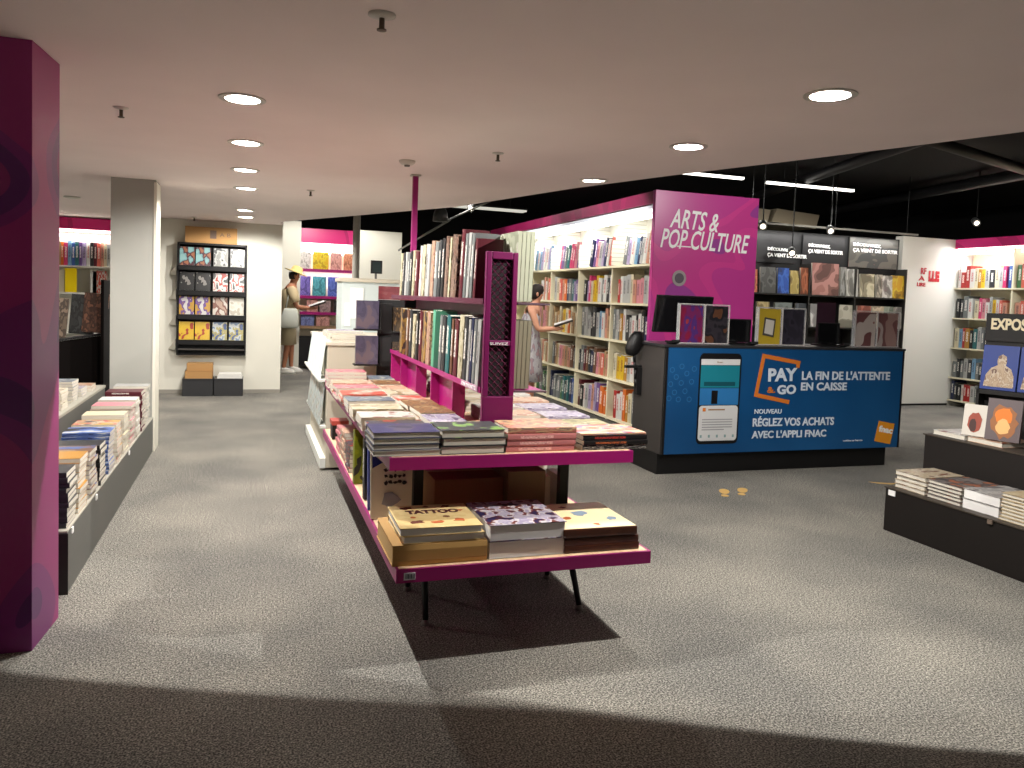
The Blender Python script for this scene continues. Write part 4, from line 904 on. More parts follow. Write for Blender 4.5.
def rrect(x0, x1, z0, z1, r, n=5):
    p = []
    for cx, cz, a in ((x1 - r, z1 - r, 0), (x0 + r, z1 - r, 90), (x0 + r, z0 + r, 180), (x1 - r, z0 + r, 270)):
        for k in range(n + 1): th = math.radians(a + 90 * k / n); p.append((cx + r * math.cos(th), cz + r * math.sin(th)))
    return p
ph = flat(rrect(3.630, 4.045, .262, 1.045, .045), FY, .002, BLACK, 'printed_phone', fp)
flat([(3.645, .945), (4.03, .945), (4.03, .995), (3.645, .995)], FY - .002, .001, P('screen_white', (206, 206, 206), .5), 'screen_bar', fp)
flat([(3.645, .75), (4.03, .75), (4.03, .942), (3.645, .942)], FY - .002, .001, P('screen_teal', (20, 118, 134), .5), 'screen_banner', fp)
flat([(3.68, .765), (3.99, .765), (3.99, .80), (3.68, .80)], FY - .003, .001, P('screen_teal_dark', (10, 72, 84), .5), 'screen_button', fp)
flat([(3.645, .60), (4.03, .60), (4.03, .745), (3.645, .745)], FY - .002, .001, P('screen_blue', (40, 110, 168), .5), 'screen_picture', fp)
flat([(3.76, .61), (3.82, .61), (3.82, .725), (3.76, .725)], FY - .003, .001, BLACK, 'screen_phone_icon', fp)
flat(rrect(3.645, 4.03, .29, .595, .03), FY - .002, .001, P('screen_white', (206, 206, 206), .5), 'screen_page', fp)
for k in range(5): flat([(3.68, .47 - k * .022), (3.98 - (k == 4) * .08, .47 - k * .022), (3.98 - (k == 4) * .08, .479 - k * .022), (3.68, .479 - k * .022)], FY - .003, .0008, P('screen_grey_line', (150, 150, 152), .5), 'text_line', fp)
flat([(3.68, .545), (3.71, .545), (3.71, .575), (3.68, .575)], FY - .003, .001, ORANGE, 'app_icon', fp)
flat([(3.735, .553), (3.90, .553), (3.90, .566), (3.735, .566)], FY - .003, .001, P('screen_brown_line', (150, 120, 90), .5), 'app_title', fp)
for x in (3.665, 3.745, 3.825, 3.905, 3.985): flat([(x, .318), (x + .018, .318), (x + .018, .342), (x, .342)], FY - .003, .001, P('screen_icon', (130, 160, 160), .5), 'nav_icon', fp)
text('fnac', .02, FACE(3.80, FY - .0028, .962), P('screen_brown_line', (150, 120, 90), .5), fp, 'screen_word', width=.06, height=.018)
BUB = P('pale_blue_print', (40, 100, 150), .5)
for i, (x, z) in enumerate(((3.37, .90), (3.46, .93), (3.41, .84), (3.51, .87), (3.36, .78), (3.46, .79), (3.56, .80), (3.40, .71), (3.50, .72), (3.44, .65), (3.35, .66), (3.545, .65), (3.58, .91))):
    M_ = FACE(x, FY - .0005, z)
    n = 18; m = MB().add([tuple(M_ @ Vector((r * math.cos(2 * PI * k / n), r * math.sin(2 * PI * k / n), 0))) for r in (.017, .024) for k in range(n)], [(k, n + k, n + (k + 1) % n, (k + 1) % n) for k in range(n)])
    m.build('printed_ring', BUB, fp)
bar_n = [0]
def bar(x0, z0, x1, z1, wd, m, nm):
    bar_n[0] += 1
    d = Vector((x1 - x0, z1 - z0)).normalized(); nx, nz_ = -d.y * wd / 2, d.x * wd / 2; ex, ez = d.x * wd / 2, d.y * wd / 2
    return flat([(x0 - ex + nx, z0 - ez + nz_), (x0 - ex - nx, z0 - ez - nz_), (x1 + ex - nx, z1 + ez - nz_), (x1 + ex + nx, z1 + ez + nz_)], FY - .0002 * bar_n[0], .0015, m, nm, fp)
bar(4.27, 1.028, 4.64, .972, .036, ORANGE, 'logo_stroke'); bar(4.27, 1.028, 4.21, .685, .036, ORANGE, 'logo_stroke'); bar(4.21, .685, 4.545, .622, .036, ORANGE, 'logo_stroke'); bar(4.64, .972, 4.635, .945, .036, ORANGE, 'logo_stroke')
PW = P('print_pale', (206, 214, 224), .5)
text('PAY', .1, FACE(4.328, FY - .0005, .802, .02), PW, fp, off=.004, width=.305, height=.118)
text('GO', .1, FACE(4.43, FY - .0005, .687, .02), PW, fp, off=.004, width=.20, height=.085)
text('&.', .1, FACE(4.325, FY - .0005, .70, .02), ORANGE, fp, off=.003, width=.085, height=.055)
text("LA FIN DE L'ATTENTE", .1, FACE(4.684, FY - .0005, .818, .0), PW, fp, off=.003, width=.99, height=.080)
text('EN CAISSE', .1, FACE(4.680, FY - .0005, .722, .0), PW, fp, off=.003, width=.505, height=.074)
text('NOUVEAU', .1, FACE(4.206, FY - .0005, .517), PW, fp, off=.0015, width=.282, height=.042)
text('RÉGLEZ VOS ACHATS', .1, FACE(4.193, FY - .0005, .405), PW, fp, off=.003, width=.872, height=.092)
text("AVEC L'APPLI FNAC", .1, FACE(4.190, FY - .0005, .300), PW, fp, off=.003, width=.795, height=.068)
text('conditions sur fnac.com', .05, FACE(5.18, FY - .0005, .250), PW, fp, width=.22, height=.018)
flat([(5.578, .437), (5.765, .405), (5.725, .212), (5.538, .246)], FY, .002, P('logo_orange', (226, 146, 36), .5), 'orange_logo_square', fp)
text('fnac', .1, FACE(5.578, FY - .0025, .335, -.16), WHITEP, fp, off=.004, width=.165, height=.062)

# things on the counter
def leaflet_stand(x0, x1, z1, mats, lab, y=5.93):
    r_ = root('leaflet_stand', ((x0 + x1) / 2, y, 1.112), lab, 'leaflet stand', 'clear leaflet stands on the counter')
    ACR = P('clear_acrylic', (235, 238, 240), .08, trans=.0, alpha=.22)
    m = MB(); m.box(x0, x1, y + .03, y + .034, 1.113, z1); m.box(x0, x1, y - .03, y + .04, 1.113, 1.118); m.box(x0, x0 + .004, y - .01, y + .03, 1.118, z1); m.box(x1 - .004, x1, y - .01, y + .03, 1.118, z1)
    m.box((x0 + x1) / 2 - .002, (x0 + x1) / 2 + .002, y - .01, y + .03, 1.118, z1)
    m.build('acrylic_holder', ACR, r_)
    fr = MB(); e = .006
    for a, b_ in ((x0, (x0 + x1) / 2), ((x0 + x1) / 2, x1)):
        fr.box(a, a + e, y - .014, y - .010, 1.118, z1); fr.box(b_ - e, b_, y - .014, y - .010, 1.118, z1); fr.box(a, b_, y - .014, y - .010, z1 - e, z1); fr.box(a, b_, y - .014, y - .010, 1.118, 1.118 + e)
    fr.build('frame_edges', P('acrylic_edge', (190, 184, 180), .2), r_)
    n = len(mats)
    for k, m in enumerate(mats):
        a = x0 + (x1 - x0) * k / n + .012; b_ = x0 + (x1 - x0) * (k + 1) / n - .012
        lf_ = bx(a, b_, y + .0, y + .006, 1.122, z1 - .015).build('leaflet', m, r_)
    return r_
leaflet_stand(3.50, 4.00, 1.462, [art('leaflet_magenta', [(150, 30, 70), (130, 40, 100), (90, 50, 130), (170, 60, 70)], 2.2, 3), art('leaflet_dark', [(46, 42, 50), (60, 54, 62), (36, 34, 40), (110, 70, 50)], 2, 5)], 'clear stand with a magenta and a dark leaflet, at the counter end by the bookcase')
ls = leaflet_stand(4.30, 4.81, 1.456, [P('leaflet_yellow', (176, 150, 40), .5), art('leaflet_navy', [(54, 50, 62), (66, 60, 74), (44, 40, 52)], 3, 6)], 'clear stand with a yellow and a dark leaflet, mid counter')
bar2 = lambda *a: None
m_ = MB().prism([(4.36, 1.20), (4.475, 1.185), (4.485, 1.345), (4.37, 1.36)], 0, .001); mm = MB().add([(x, 5.9265, z) for x, z in ((4.355, 1.205), (4.475, 1.185), (4.49, 1.35), (4.37, 1.365))] + [(x, 5.9275, z) for x, z in ((4.355, 1.205), (4.475, 1.185), (4.49, 1.35), (4.37, 1.365))],
     [(0, 1, 2, 3), (7, 6, 5, 4), (0, 4, 5, 1), (1, 5, 6, 2), (2, 6, 7, 3), (3, 7, 4, 0)]); mm.build('leaflet_square', P('leaflet_frame_dark', (70, 66, 60), .5), ls)
mm = MB().add([(x, 5.9255, z) for x, z in ((4.372, 1.222), (4.462, 1.205), (4.474, 1.335), (4.384, 1.348))], [(0, 1, 2, 3)]); mm.build('leaflet_square', P('leaflet_inner', (196, 190, 180), .5), ls)
leaflet_stand(5.37, 5.89, 1.455, [art('leaflet_tan', [(176, 120, 112), (232, 214, 204), (140, 90, 90), (206, 170, 160)], .9, 7), art('leaflet_tan2', [(170, 116, 110), (226, 206, 198), (146, 96, 94), (200, 160, 152)], .9, 8)], 'clear stand with two brown and cream leaflets at the wall end of the counter', 5.93)
def monitor(x0, x1, y, z0, z1, lab, tilt=0, lx=0, grp='tills on the counter'):
    r_ = root('till_screen', ((x0 + x1) / 2, y, 1.112), lab, 'screen', grp)
    M_ = Matrix.Translation(((x0 + x1) / 2, y, (z0 + z1) / 2)) @ Matrix.Rotation(tilt, 4, 'X')
    hw, hh = (x1 - x0) / 2, (z1 - z0) / 2
    m = MB(); m.box(-hw, hw, -.012, .02, -hh, hh, 0, M_); m.box(-hw * .6, hw * .6, .02, .045, -hh * .6, hh * .6, 0, M_); m.build('casing', BLACK, r_, bevel=.003)
    MB().box(-hw + .012, hw - .012, -.0135, -.0122, -hh + .012, hh - .012, 0, M_).build('glass', P('black_glass', (18, 18, 20), .12), r_)
    cx = (x0 + x1) / 2
    m = MB(); m.box(cx - .03, cx + .03, y + .03, y + .055, 1.125, (z0 + z1) / 2); m.box(cx - .11, cx + .11, y - .05, y + .10, 1.1125, 1.126); m.build('foot', BLACK, r_)
monitor(3.36, 3.92, 6.10, 1.20, 1.53, 'wide black till screen behind the magenta leaflet', .2)
monitor(4.02, 4.29, 6.02, 1.13, 1.34, 'low black till screen between the first two leaflet stands')
monitor(5.05, 5.30, 6.05, 1.13, 1.33, 'low black till screen beside the brown leaflet stand')
o = root('till_screen', (5.31, 6.2, 1.112), 'narrow upright black till screen seen edge-on at the wall end', 'screen', 'tills on the counter')
MB().box(5.29, 5.33, 6.10, 6.36, 1.20, 1.52).build('casing', BLACK, o); MB().box(5.24, 5.38, 6.16, 6.30, 1.1125, 1.20).build('foot', BLACK, o)
for i, x in enumerate((4.20, 5.19, 3.42)):
    o = root('card_terminal', (x, 5.86, 1.112), ['white-lit card terminal beside the yellow leaflet stand', 'white-lit card terminal beside the brown leaflet stand', 'white-lit card terminal at the bookcase end'][i], 'card terminal', 'card terminals on the counter')
    M_ = Matrix.Translation((x, 5.86, 1.128)) @ Matrix.Rotation(-.25, 4, 'X')
    MB().box(-.035, .035, -.05, .06, -.012, .012, 0, M_).build('casing', BLACK, o, bevel=.003); MB().box(-.027, .027, .0, .05, .012, .0135, 0, M_).build('display', P('terminal_white', (214, 218, 222), .3), o)
o = root('laptop', (4.55, 6.22, 1.112), 'grey open equipment lid standing between the tills', 'equipment')
# hand scanner + hose at counter's bookcase end
hs = root('hand_scanner', (3.21, 6.2, .58), 'black round-headed scanner on a bent stem clipped to the counter end', 'scanner')
m_ = MB(); m_.rings([(3.20, 6.2, .985, .02, .02), (3.205, 6.2, 1.0, .055, .04), (3.215, 6.2, 1.05, .075, .05), (3.235, 6.2, 1.11, .078, .05), (3.245, 6.2, 1.16, .06, .045), (3.25, 6.2, 1.20, .03, .03)], 18); m_.build('head', BLACK, hs, smooth=True)
m_ = MB(); pts = [(3.225, 6.2, 1.0), (3.235, 6.2, .93), (3.245, 6.2, .86), (3.25, 6.2, .78), (3.262, 6.2, .70), (3.285, 6.2, .66)]
for a, b_ in zip(pts, pts[1:]): m_.tube(a, b_, .013, n=10)
m_.build('stem', BLACK, hs, smooth=True)
m_ = MB(); m_.box(3.145, 3.299, 6.18, 6.22, .875, .90); m_.box(3.255, 3.299, 6.17, 6.23, .64, .88); m_.build('clip', BLACK, hs)
bpy.data.objects.remove(bpy.data.objects['laptop'])
# footprint stickers in front of the counter
GOLD = P('gold_sticker', (206, 168, 100), .6)
for (x, y, a, lab) in ((3.53, 5.17, -.55, 'gold footprint sticker on the carpet, the one toward the book table'), (3.70, 5.18, -.65, 'gold footprint sticker on the carpet, the one toward the wall end')):
    m = MB(); M_ = Matrix.Translation((x, y, 0)) @ Matrix.Rotation(a, 4, 'Z')
    sole = [(.040 * math.cos(t) * (1 + .12 * math.sin(t)), .085 * math.sin(t) + .03) for t in [2 * PI * k / 18 for k in range(18)]]
    heel = [(.030 * math.cos(t), .034 * math.sin(t) - .105) for t in [2 * PI * k / 14 for k in range(14)]]
    r_ = root('footprint_sticker', (x, y, 0), lab, 'floor sticker', 'footprint stickers')
    MB().prism(sole, .001, .003, 0, M_).build('sole', GOLD, r_); MB().prism(heel, .001, .003, 0, M_).build('heel', GOLD, r_)
r_ = root('floor_arrow_sticker', (5.02, 5.24, 0), 'slim gold sticker on the carpet beside the brown display plinth', 'floor sticker')
MB().prism([(5.02, 5.27), (5.14, 5.21), (5.25, 5.17), (5.16, 5.15), (5.06, 5.20)], .001, .003).build('sticker', GOLD, r_)

# ================================================================== WALL BEHIND THE COUNTER
fc = root('new_release_wall', (8.0, 9.5, 0), 'black wall display with new-release posters and face-out books behind the counter', 'shelf unit')
bx(6.2, 9.40, 9.55, 9.59, 0, 2.56).build('back_panel', P('soft_black', (24, 24, 25), .6), fc)
for z in (1.66, 1.20, .74, .3): bx(6.2, 9.37, 9.33, 9.55, z - .02, z).build('shelf', P('shelf_dark', (40, 38, 36), .5), fc)
for x in (6.2, 7.60, 8.42, 9.35): bx(x, x + .02, 9.33, 9.55, 0, 2.10).build('upright', P('shelf_dark', (40, 38, 36), .5), fc)
area((7.9, 9.36, 2.52), (0, .5, -1), 3.0, .04, 10, (1, .98, .95))
DK_ = P('poster_black', (20, 20, 22), .5)
PST = [(6.40, 7.48, 2.50, DK_, 7.0, .68, 2.19), (7.60, 8.34, 2.52, DK_, 7.70, .62, 2.28), (8.44, 9.34, 2.545, art('poster_pale_photo', [(90, 90, 84), (110, 108, 100), (70, 74, 74), (160, 110, 110)], 2, 8), 8.50, .84, 2.34)]
for i, (xa, xb, zt_, m, tx, tw, tz) in enumerate(PST):
    r_ = root('poster', ((xa + xb) / 2, 9.52, 2.1), ['black new-release poster closest to the magenta sign', 'black new-release poster in the middle of three', 'grey photo new-release poster beside the white wall'][i], 'poster', 'new-release posters')
    bx(xa, xb, 9.515, 9.53, 2.10, zt_).build('sheet', m, r_)
    text('DÉCOUVREZ,', .1, FACE(tx, 9.513, tz + .075, -.02), WHITEP, r_, off=.003, width=tw * .62, height=.062)
    text('ÇA VIENT DE SORTIR', .1, FACE(tx, 9.513, tz - .02, -.0), WHITEP, r_, off=.003, width=tw, height=.066)
FB = [(6.60, .14, .32, 'coral orange', (232, 120, 80)), (6.78, .27, .36, 'grey-faced', (96, 96, 92)), (7.07, .20, .36, 'cobalt blue', (40, 96, 200)), (7.28, .16, .33, 'yellow and grey', (200, 176, 96)), (7.46, .14, .38, 'burnt orange', (176, 90, 50)),
      (7.66, .48, .46, 'large pink portrait', (190, 130, 120)), (8.16, .12, .42, 'grey striped', (150, 150, 146)), (8.24, .25, .40, 'black and white', (206, 204, 196)), (8.52, .27, .34, 'cream with grey oval', (226, 216, 178)), (8.82, .12, .34, 'beige', (190, 180, 160)),
      (8.93, .20, .33, 'white', (232, 226, 216)), (9.11, .24, .34, 'bright yellow', (250, 190, 20))]
for i, (x, wdt, h, wd, c) in enumerate(FB):
    o = book_mesh(h, wdt - .01, .03).build('book', [art('fc_' + wd.replace(' ', '_'), [c, tuple(min(255, v + 26) for v in c), tuple(int(v * .8) for v in c), tuple(int(v * .6) for v in c)], 1.7, i), PAGE])
    o.matrix_basis = Matrix.Translation((x + wdt, 9.36, 1.662)) @ Matrix.Rotation(-.06, 4, 'X') @ Matrix.Rotation(PI / 2, 4, 'Z')
    tag(o, f'{wd} cover facing out on the new-release wall\'s upper shelf', 'book', 'face-out books on the new-release wall')
FB2 = [(6.5, .2, 'peach', (240, 190, 150)), (6.75, .22, 'sand', (216, 190, 130)), (7.05, .3, 'grey-green', (130, 140, 136)), (7.4, .2, 'slate', (90, 98, 104)), (7.66, .2, 'white checked', (232, 230, 226)), (7.88, .18, 'lemon', (240, 214, 40)), (8.1, .34, 'pale card', (206, 200, 180)),
       (8.5, .26, 'red and white', (196, 110, 90)), (8.78, .22, 'cream photo', (220, 200, 170)), (9.0, .18, 'pale green', (170, 180, 160)), (9.2, .14, 'stone grey', (170, 166, 156))]
for i, (x, wdt, wd, c) in enumerate(FB2):
    o = book_mesh(.33, wdt - .01, .03).build('book', [art('fd_' + wd.replace(' ', '_'), [c, tuple(min(255, v + 20) for v in c), tuple(int(v * .8) for v in c), tuple(int(v * .7) for v in c)], 1.8, i + 3), PAGE])
    o.matrix_basis = Matrix.Translation((x + wdt, 9.36, 1.202)) @ Matrix.Rotation(-.06, 4, 'X') @ Matrix.Rotation(PI / 2, 4, 'Z')
    tag(o, f'{wd} cover facing out on the new-release wall\'s second shelf', 'book', 'face-out books on the new-release wall')

# red lettering on the white wall
wl = root('wall_lettering', (10.05, 9.6, 2.0), 'small red lettering and bordered mark fixed on the white wall', 'lettering')
RED = P('red_letters', (190, 44, 52), .5)
text('RF', .1, FACE(9.90, 9.595, 2.06), RED, wl, off=.004, width=.11, height=.10); text('À', .1, FACE(9.86, 9.595, 1.96), RED, wl, off=.004, width=.13, height=.075); text('LIRE', .1, FACE(9.84, 9.595, 1.87), RED, wl, off=.004, width=.17, height=.06)
text('I.LE', .1, FACE(10.06, 9.595, 1.95), RED, wl, off=.008, width=.22, height=.17)

# ================================================================== BOOKCASE AT THE WALL END (faces the table)
rb = root('white_wall_bookcase', (10.8, 7.0, 0), 'white lit wall bookcase with magenta header beyond the white wall', 'bookcase')
RZZ = [.10, .46, .93, 1.40, 1.87]
strip_case('r', rb, 10.60, 10.95, 5.6, 9.58, RZZ, 2.48, None, 2.49, 2.63, CREAM, HDRB, 'y', 1.0)
bx(10.72, 10.76, 5.6, 9.55, 2.40, 2.44).build('led_strip', LED, rb)
area((10.66, 8.9, 2.44), (.25, .0, -1), .05, 1.2, 20, (.95, .97, 1)); area((10.66, 7.6, 2.44), (.25, 0, -1), .05, 1.2, 20, (.95, .97, 1)); area((10.66, 9.45, 2.46), (-.7, .4, -.7), .05, .25, 8, (.9, .94, 1))
RW = [['navy', 'charcoal', 'black', 'white', 'red', 'red', 'pale grey', 'grey', 'cream', 'pale grey', 'black'], ['grey', 'charcoal', 'grey', 'pale grey', 'charcoal', 'light blue', 'grey'], ['cream', 'light blue', 'red', 'ochre', 'black', 'teal', 'pale grey', 'grey', 'charcoal', 'blue'],
      ['black', 'charcoal', 'grey', 'white', 'cream', 'hot pink', 'pink', 'white', 'pale grey', 'yellow', 'white', 'coral', 'salmon'], ['white', 'red', 'red', 'white', 'cream', 'ochre', 'yellow', 'pale grey', 'charcoal', 'cream', 'pale grey', 'hot pink', 'blue', 'light blue', 'cream', 'salmon', 'coral', 'green']]
for si, z in enumerate(RZZ):
    for bi, (ya, yb) in enumerate(((9.56, 8.62), (8.56, 7.63))):
        if bi == 1 and si < 2: continue
        ww_ = RW[si] if bi == 0 else RW[si][::-1]
        shelf_row('y', ya, yb, 10.63, z, .24, .32 if z < .9 else .35, .24, ww_, f'{shn[si]} shelf, {bayn[bi]} bay of white-wall bookcase', 'the white wall', f'books on the {shn[si]} shelf by the white wall', .045, .085, 0, fill=.9)

# ================================================================== DARK TIERED DISPLAY
td = root('tiered_display', (4.7, 3.4, 0), 'dark brown two-step display plinth with books on the counter-side aisle', 'display stand')
bx(4.035, 5.6, 1.2, 4.08, 0, .285).build('lower_step', DARKW, td, bevel=.004)
bx(4.52, 5.6, 1.2, 4.25, .285, .600).build('upper_step', DARKW, td, bevel=.004)
bx(4.028, 4.52, 1.2, 4.085, .285, .293).build('ledge', P('brown_ledge', (60, 52, 44), .5), td)
bx(4.512, 5.6, 1.2, 4.26, .600, .608).build('ledge', P('brown_ledge', (84, 74, 60), .5), td)
bx(4.024, 4.030, 3.99, 4.045, .245, .280).build('price_tag', WHITEP, td)
bx(4.020, 4.030, 3.28, 3.31, .265, .288).build('price_tag', P('tag_brown', (110, 96, 84), .5), td)
GD = 'books on the lower step of the dark display'
TS = [(3.935, .028, 4, ('cream art book', art('cover_cream_ink', [(226, 208, 180), (216, 196, 164), (234, 220, 196), (150, 110, 90)], 5, 121))), (3.675, .022, 5, ('grey photo book', art('cover_grey_photo', [(126, 120, 120), (150, 140, 136), (90, 84, 84), (190, 120, 90)], 4, 122))),
      (3.415, .060, 2, ('silver-white boxed book', art('cover_silver', [(176, 172, 170), (206, 202, 198), (130, 126, 126)], 4, 123))), (3.165, .019, 8, ('cream paperback', art('cover_cream_tan', [(232, 214, 178), (226, 204, 164), (200, 170, 130)], 3, 124))),
      (2.90, .030, 6, ('lilac-grey paperback', SP('lilac'))), (2.62, .03, 5, ('salmon paperback', SP('salmon')))]
for i, (yy, t_, n, it) in enumerate(TS):
    stack(4.25, yy, .293, [it] * n, f'dark display\'s lower step, {["end stack", "second stack", "third stack", "fourth stack", "fifth stack", "sixth stack"][i]}', GD, '+x', .245, .33, t_, .012, i < 5, True, PAGEW if i == 2 else PAGE)
GD2 = 'books on the upper step of the dark display'
for i, (yy, n, it) in enumerate(((4.10, 1, C['white']), (3.82, 1, C['peach']), (3.28, 1, C['coral']), (2.98, 1, C['pink']))):
    stack(4.72, yy, .608, [it] * n, f'the dark display\'s upper step, {["end place", "second place", "fourth place", "fifth place"][i]}', GD2, '+x', .26, .30, .03, .02, True, True)
LION = art('cover_orange_lion', [(60, 50, 44), (214, 120, 40), (236, 170, 90), (190, 90, 30), (150, 150, 160)], 3.2, 131)
def standing(x, y, z, wdt, h, t, mat, lab, tilt=.18, name='book', yawz=-PI / 2 + .12, grp=GD2):
    """face-out book looking towards -x, leaning back"""
    M_ = Matrix.Translation((x, y, z + .004)) @ Matrix.Rotation(yawz, 4, 'Z') @ Matrix.Rotation(-tilt, 4, 'X') @ Matrix.Rotation(PI / 2, 4, 'Z') @ Matrix.Translation((0, -wdt / 2, 0))
    return book(name, lab, M_, h, wdt, t, mat, grp, True, True)
ppx = 0
st1 = standing(4.60, 3.93, .642, .15, .21, .02, P('white_cover2', (206, 200, 190), .4), 'small white book with red figure standing on the dark display', .12, yawz=-1.25)
picture(st1, [('cover_figure', P('figure_red', (150, 70, 54), .5), blob(-.075, .09, .045, .07)), ('cover_figure', P('figure_dark', (70, 44, 40), .5), blob(-.085, .07, .022, .045, sd=3))])
st2 = standing(4.62, 3.74, .642, .20, .27, .03, P('umber_cover', (96, 84, 86), .4), 'book with orange lion-like face standing on the dark display', .14, yawz=-1.2)
ppx = .005
picture(st2, [('cover_mane', P('mane_brown', (150, 96, 56), .5), blob(-.10, .125, .078, .105, 22, .15, 2)), ('cover_face', P('face_orange', (222, 120, 36), .5), blob(-.10, .16, .05, .055, 18, .12, 4)), ('cover_face', P('muzzle_tan', (226, 176, 112), .5), blob(-.10, .09, .04, .05, 18, .15, 6))])
standing(4.75, 3.46, .612, .20, .27, .03, art('cover_beige_blank', [(176, 164, 140), (190, 178, 154)], 3, 3), 'plain beige book standing beside the lion-faced book', .1, yawz=-.9)
# exhibition sign rack
ex = root('exhibition_rack', (4.95, 3.7, .608), 'black counter-top rack with white lettered header over blue booklets', 'rack')
Q = Matrix.Translation((4.955, 4.20, 0)) @ Matrix.Rotation(-1.22, 4, 'Z')      # local x runs along the face, -y looks to the viewer
mb = MB(); mb.box(.0, .95, .0, .02, 1.275, 1.47, 0, Q); hd = mb.build('header_board', P('header_black', (22, 19, 18), .5), ex)
mb = MB(); mb.box(.0, .95, .02, .03, .62, 1.30, 0, Q); mb.box(.0, .95, -.09, .02, .905, .935, 0, Q); mb.box(.0, .02, -.09, .03, .61, .935, 0, Q); mb.box(.93, .95, -.09, .03, .61, .935, 0, Q); mb.box(0, .95, -.09, .03, .6085, .62, 0, Q)
mb.build('frame', P('header_black', (22, 19, 18), .5), ex)
text('EXPOSITIONS', .1, Q @ FACE(.035, -.002, 1.355), P('cream_letters', (240, 226, 190), .5), hd, off=.004, width=.46, height=.082)
BLB = art('cover_blue_statue', [(30, 70, 160), (34, 76, 170), (206, 176, 140), (226, 206, 176), (120, 90, 70)], 2.6, 141)
for k in range(4):
    M_ = Q @ Matrix.Translation((.01 + k * .235, -.055, .937)) @ Matrix.Rotation(-.12, 4, 'X') @ Matrix.Rotation(PI / 2, 4, 'Z') @ Matrix.Translation((0, -.225, 0))
    b_ = book('booklet', f'bright blue booklet with statue picture, {ORD[k]} from the plinth end in the exhibition rack', M_, .31, .225, .018, P('cobalt_cover', (10, 48, 128), .4), 'blue booklets in the exhibition rack', False, True)
    # statue picture on the cover
    mb = MB(); pts = [(.02, .02), (.21, .02), (.205, .10), (.185, .15), (.15, .172), (.155, .20), (.15, .235), (.125, .25), (.10, .235), (.095, .20), (.10, .172), (.06, .15), (.03, .10)]
    n = len(pts); mb.add([(-.0095, .225 - x, z) for x, z in pts] + [(-.0104, .225 - x, z) for x, z in pts], [tuple(range(n)), tuple(range(n, 2 * n))[::-1]] + [(i, (i + 1) % n, n + (i + 1) % n, n + i) for i in range(n)])
    mb.build('statue_picture', art('statue_print', [(214, 186, 150), (196, 164, 130), (228, 206, 176), (130, 96, 76)], 7, 5), b_, local=True)

# ================================================================== OPEN BLACK CEILING KIT
for (x, y, L_, lab) in ((5.91, 9.31, .95, 'short bright tube light in the open black ceiling'), (7.60, 9.42, 1.5, 'long bright tube light in the open black ceiling')):
    r_ = root('tube_light', (x, y, 3.2), lab, 'ceiling light', 'tube lights of the open ceiling')
    bx(x - L_ / 2, x + L_ / 2, y - .03, y + .03, 3.19, 3.22).build('tube', LED, r_)
    bx(x - L_ / 2, x + L_ / 2, y - .04, y + .04, 3.221, 3.26).build('housing', BLACK, r_)
    for s in (-.3, .3): MB().tube((x + s * L_, y, 3.26), (x + s * L_, y, 3.449), .006, n=6).build('hanger', BLACK, r_)
def spotlight(x, y, z, d, lab, lit=True):
    r_ = root('track_spotlight', (x, y, z), lab, 'spotlight', 'track spotlights of the open ceiling')
    M_ = Matrix.Translation((x, y, z)) @ Vector(d).normalized().to_track_quat('-Z', 'Y').to_matrix().to_4x4()
    MB().lathe([(.03, .13), (.045, .10), (.05, -.02), (.046, -.02), (.04, .0)], 18, 0, M_).build('can', P('spot_can', (60, 60, 60), .4), r_, smooth=True)
    MB().lathe([(.028, -.012), (.028, -.006)], 18, 0, M_).build('lens', LEDW if lit else BLACK, r_)
    MB().tube((x, y, z + .08), (x, y, 3.449), .008, n=6).build('stem', BLACK, r_)
for i, (x, y, z, d, lab) in enumerate(((5.8, 8.0, 2.42, (0, .6, -.8), 'track spotlight just beside the printed magenta end panel'), (7.3, 8.6, 2.50, (.2, .6, -.8), 'track spotlight before the middle new-release poster'),
        (9.6, 8.4, 2.74, (.4, .5, -.5), 'track spotlight above the white wall'), (1.0, 12.6, 2.62, (.1, .6, -.8), 'track spotlight before the far magenta header'), (6.55, 8.4, 2.16, (.0, .6, -.8), 'low track spotlight before the first new-release poster'),
        (2.05, 12.0, 2.85, (.5, .5, -.6), 'track spotlight above the white far block'), (3.0, 11.0, 2.72, (.5, .0, -.6), 'track spotlight beside the purple pole'))):
    spotlight(x, y, z, (-.45, -.75, -.45), lab)
r_ = root('pendant_lamp', (2.35, 10.2, 2.4), 'dark bell-shaped pendant lamp above the rack books', 'pendant lamp')
T_ = Matrix.Translation((2.30, 9.9, 2.40)); MB().lathe([(.10, 0), (.09, .10), (.06, .18), (.02, .22)], 20, 0, T_).build('shade', P('shade_grey', (50, 52, 50), .4), r_, smooth=True)
MB().tube((2.30, 9.9, 2.61), (2.30, 9.9, 3.449), .008, n=6).build('cord', BLACK, r_)
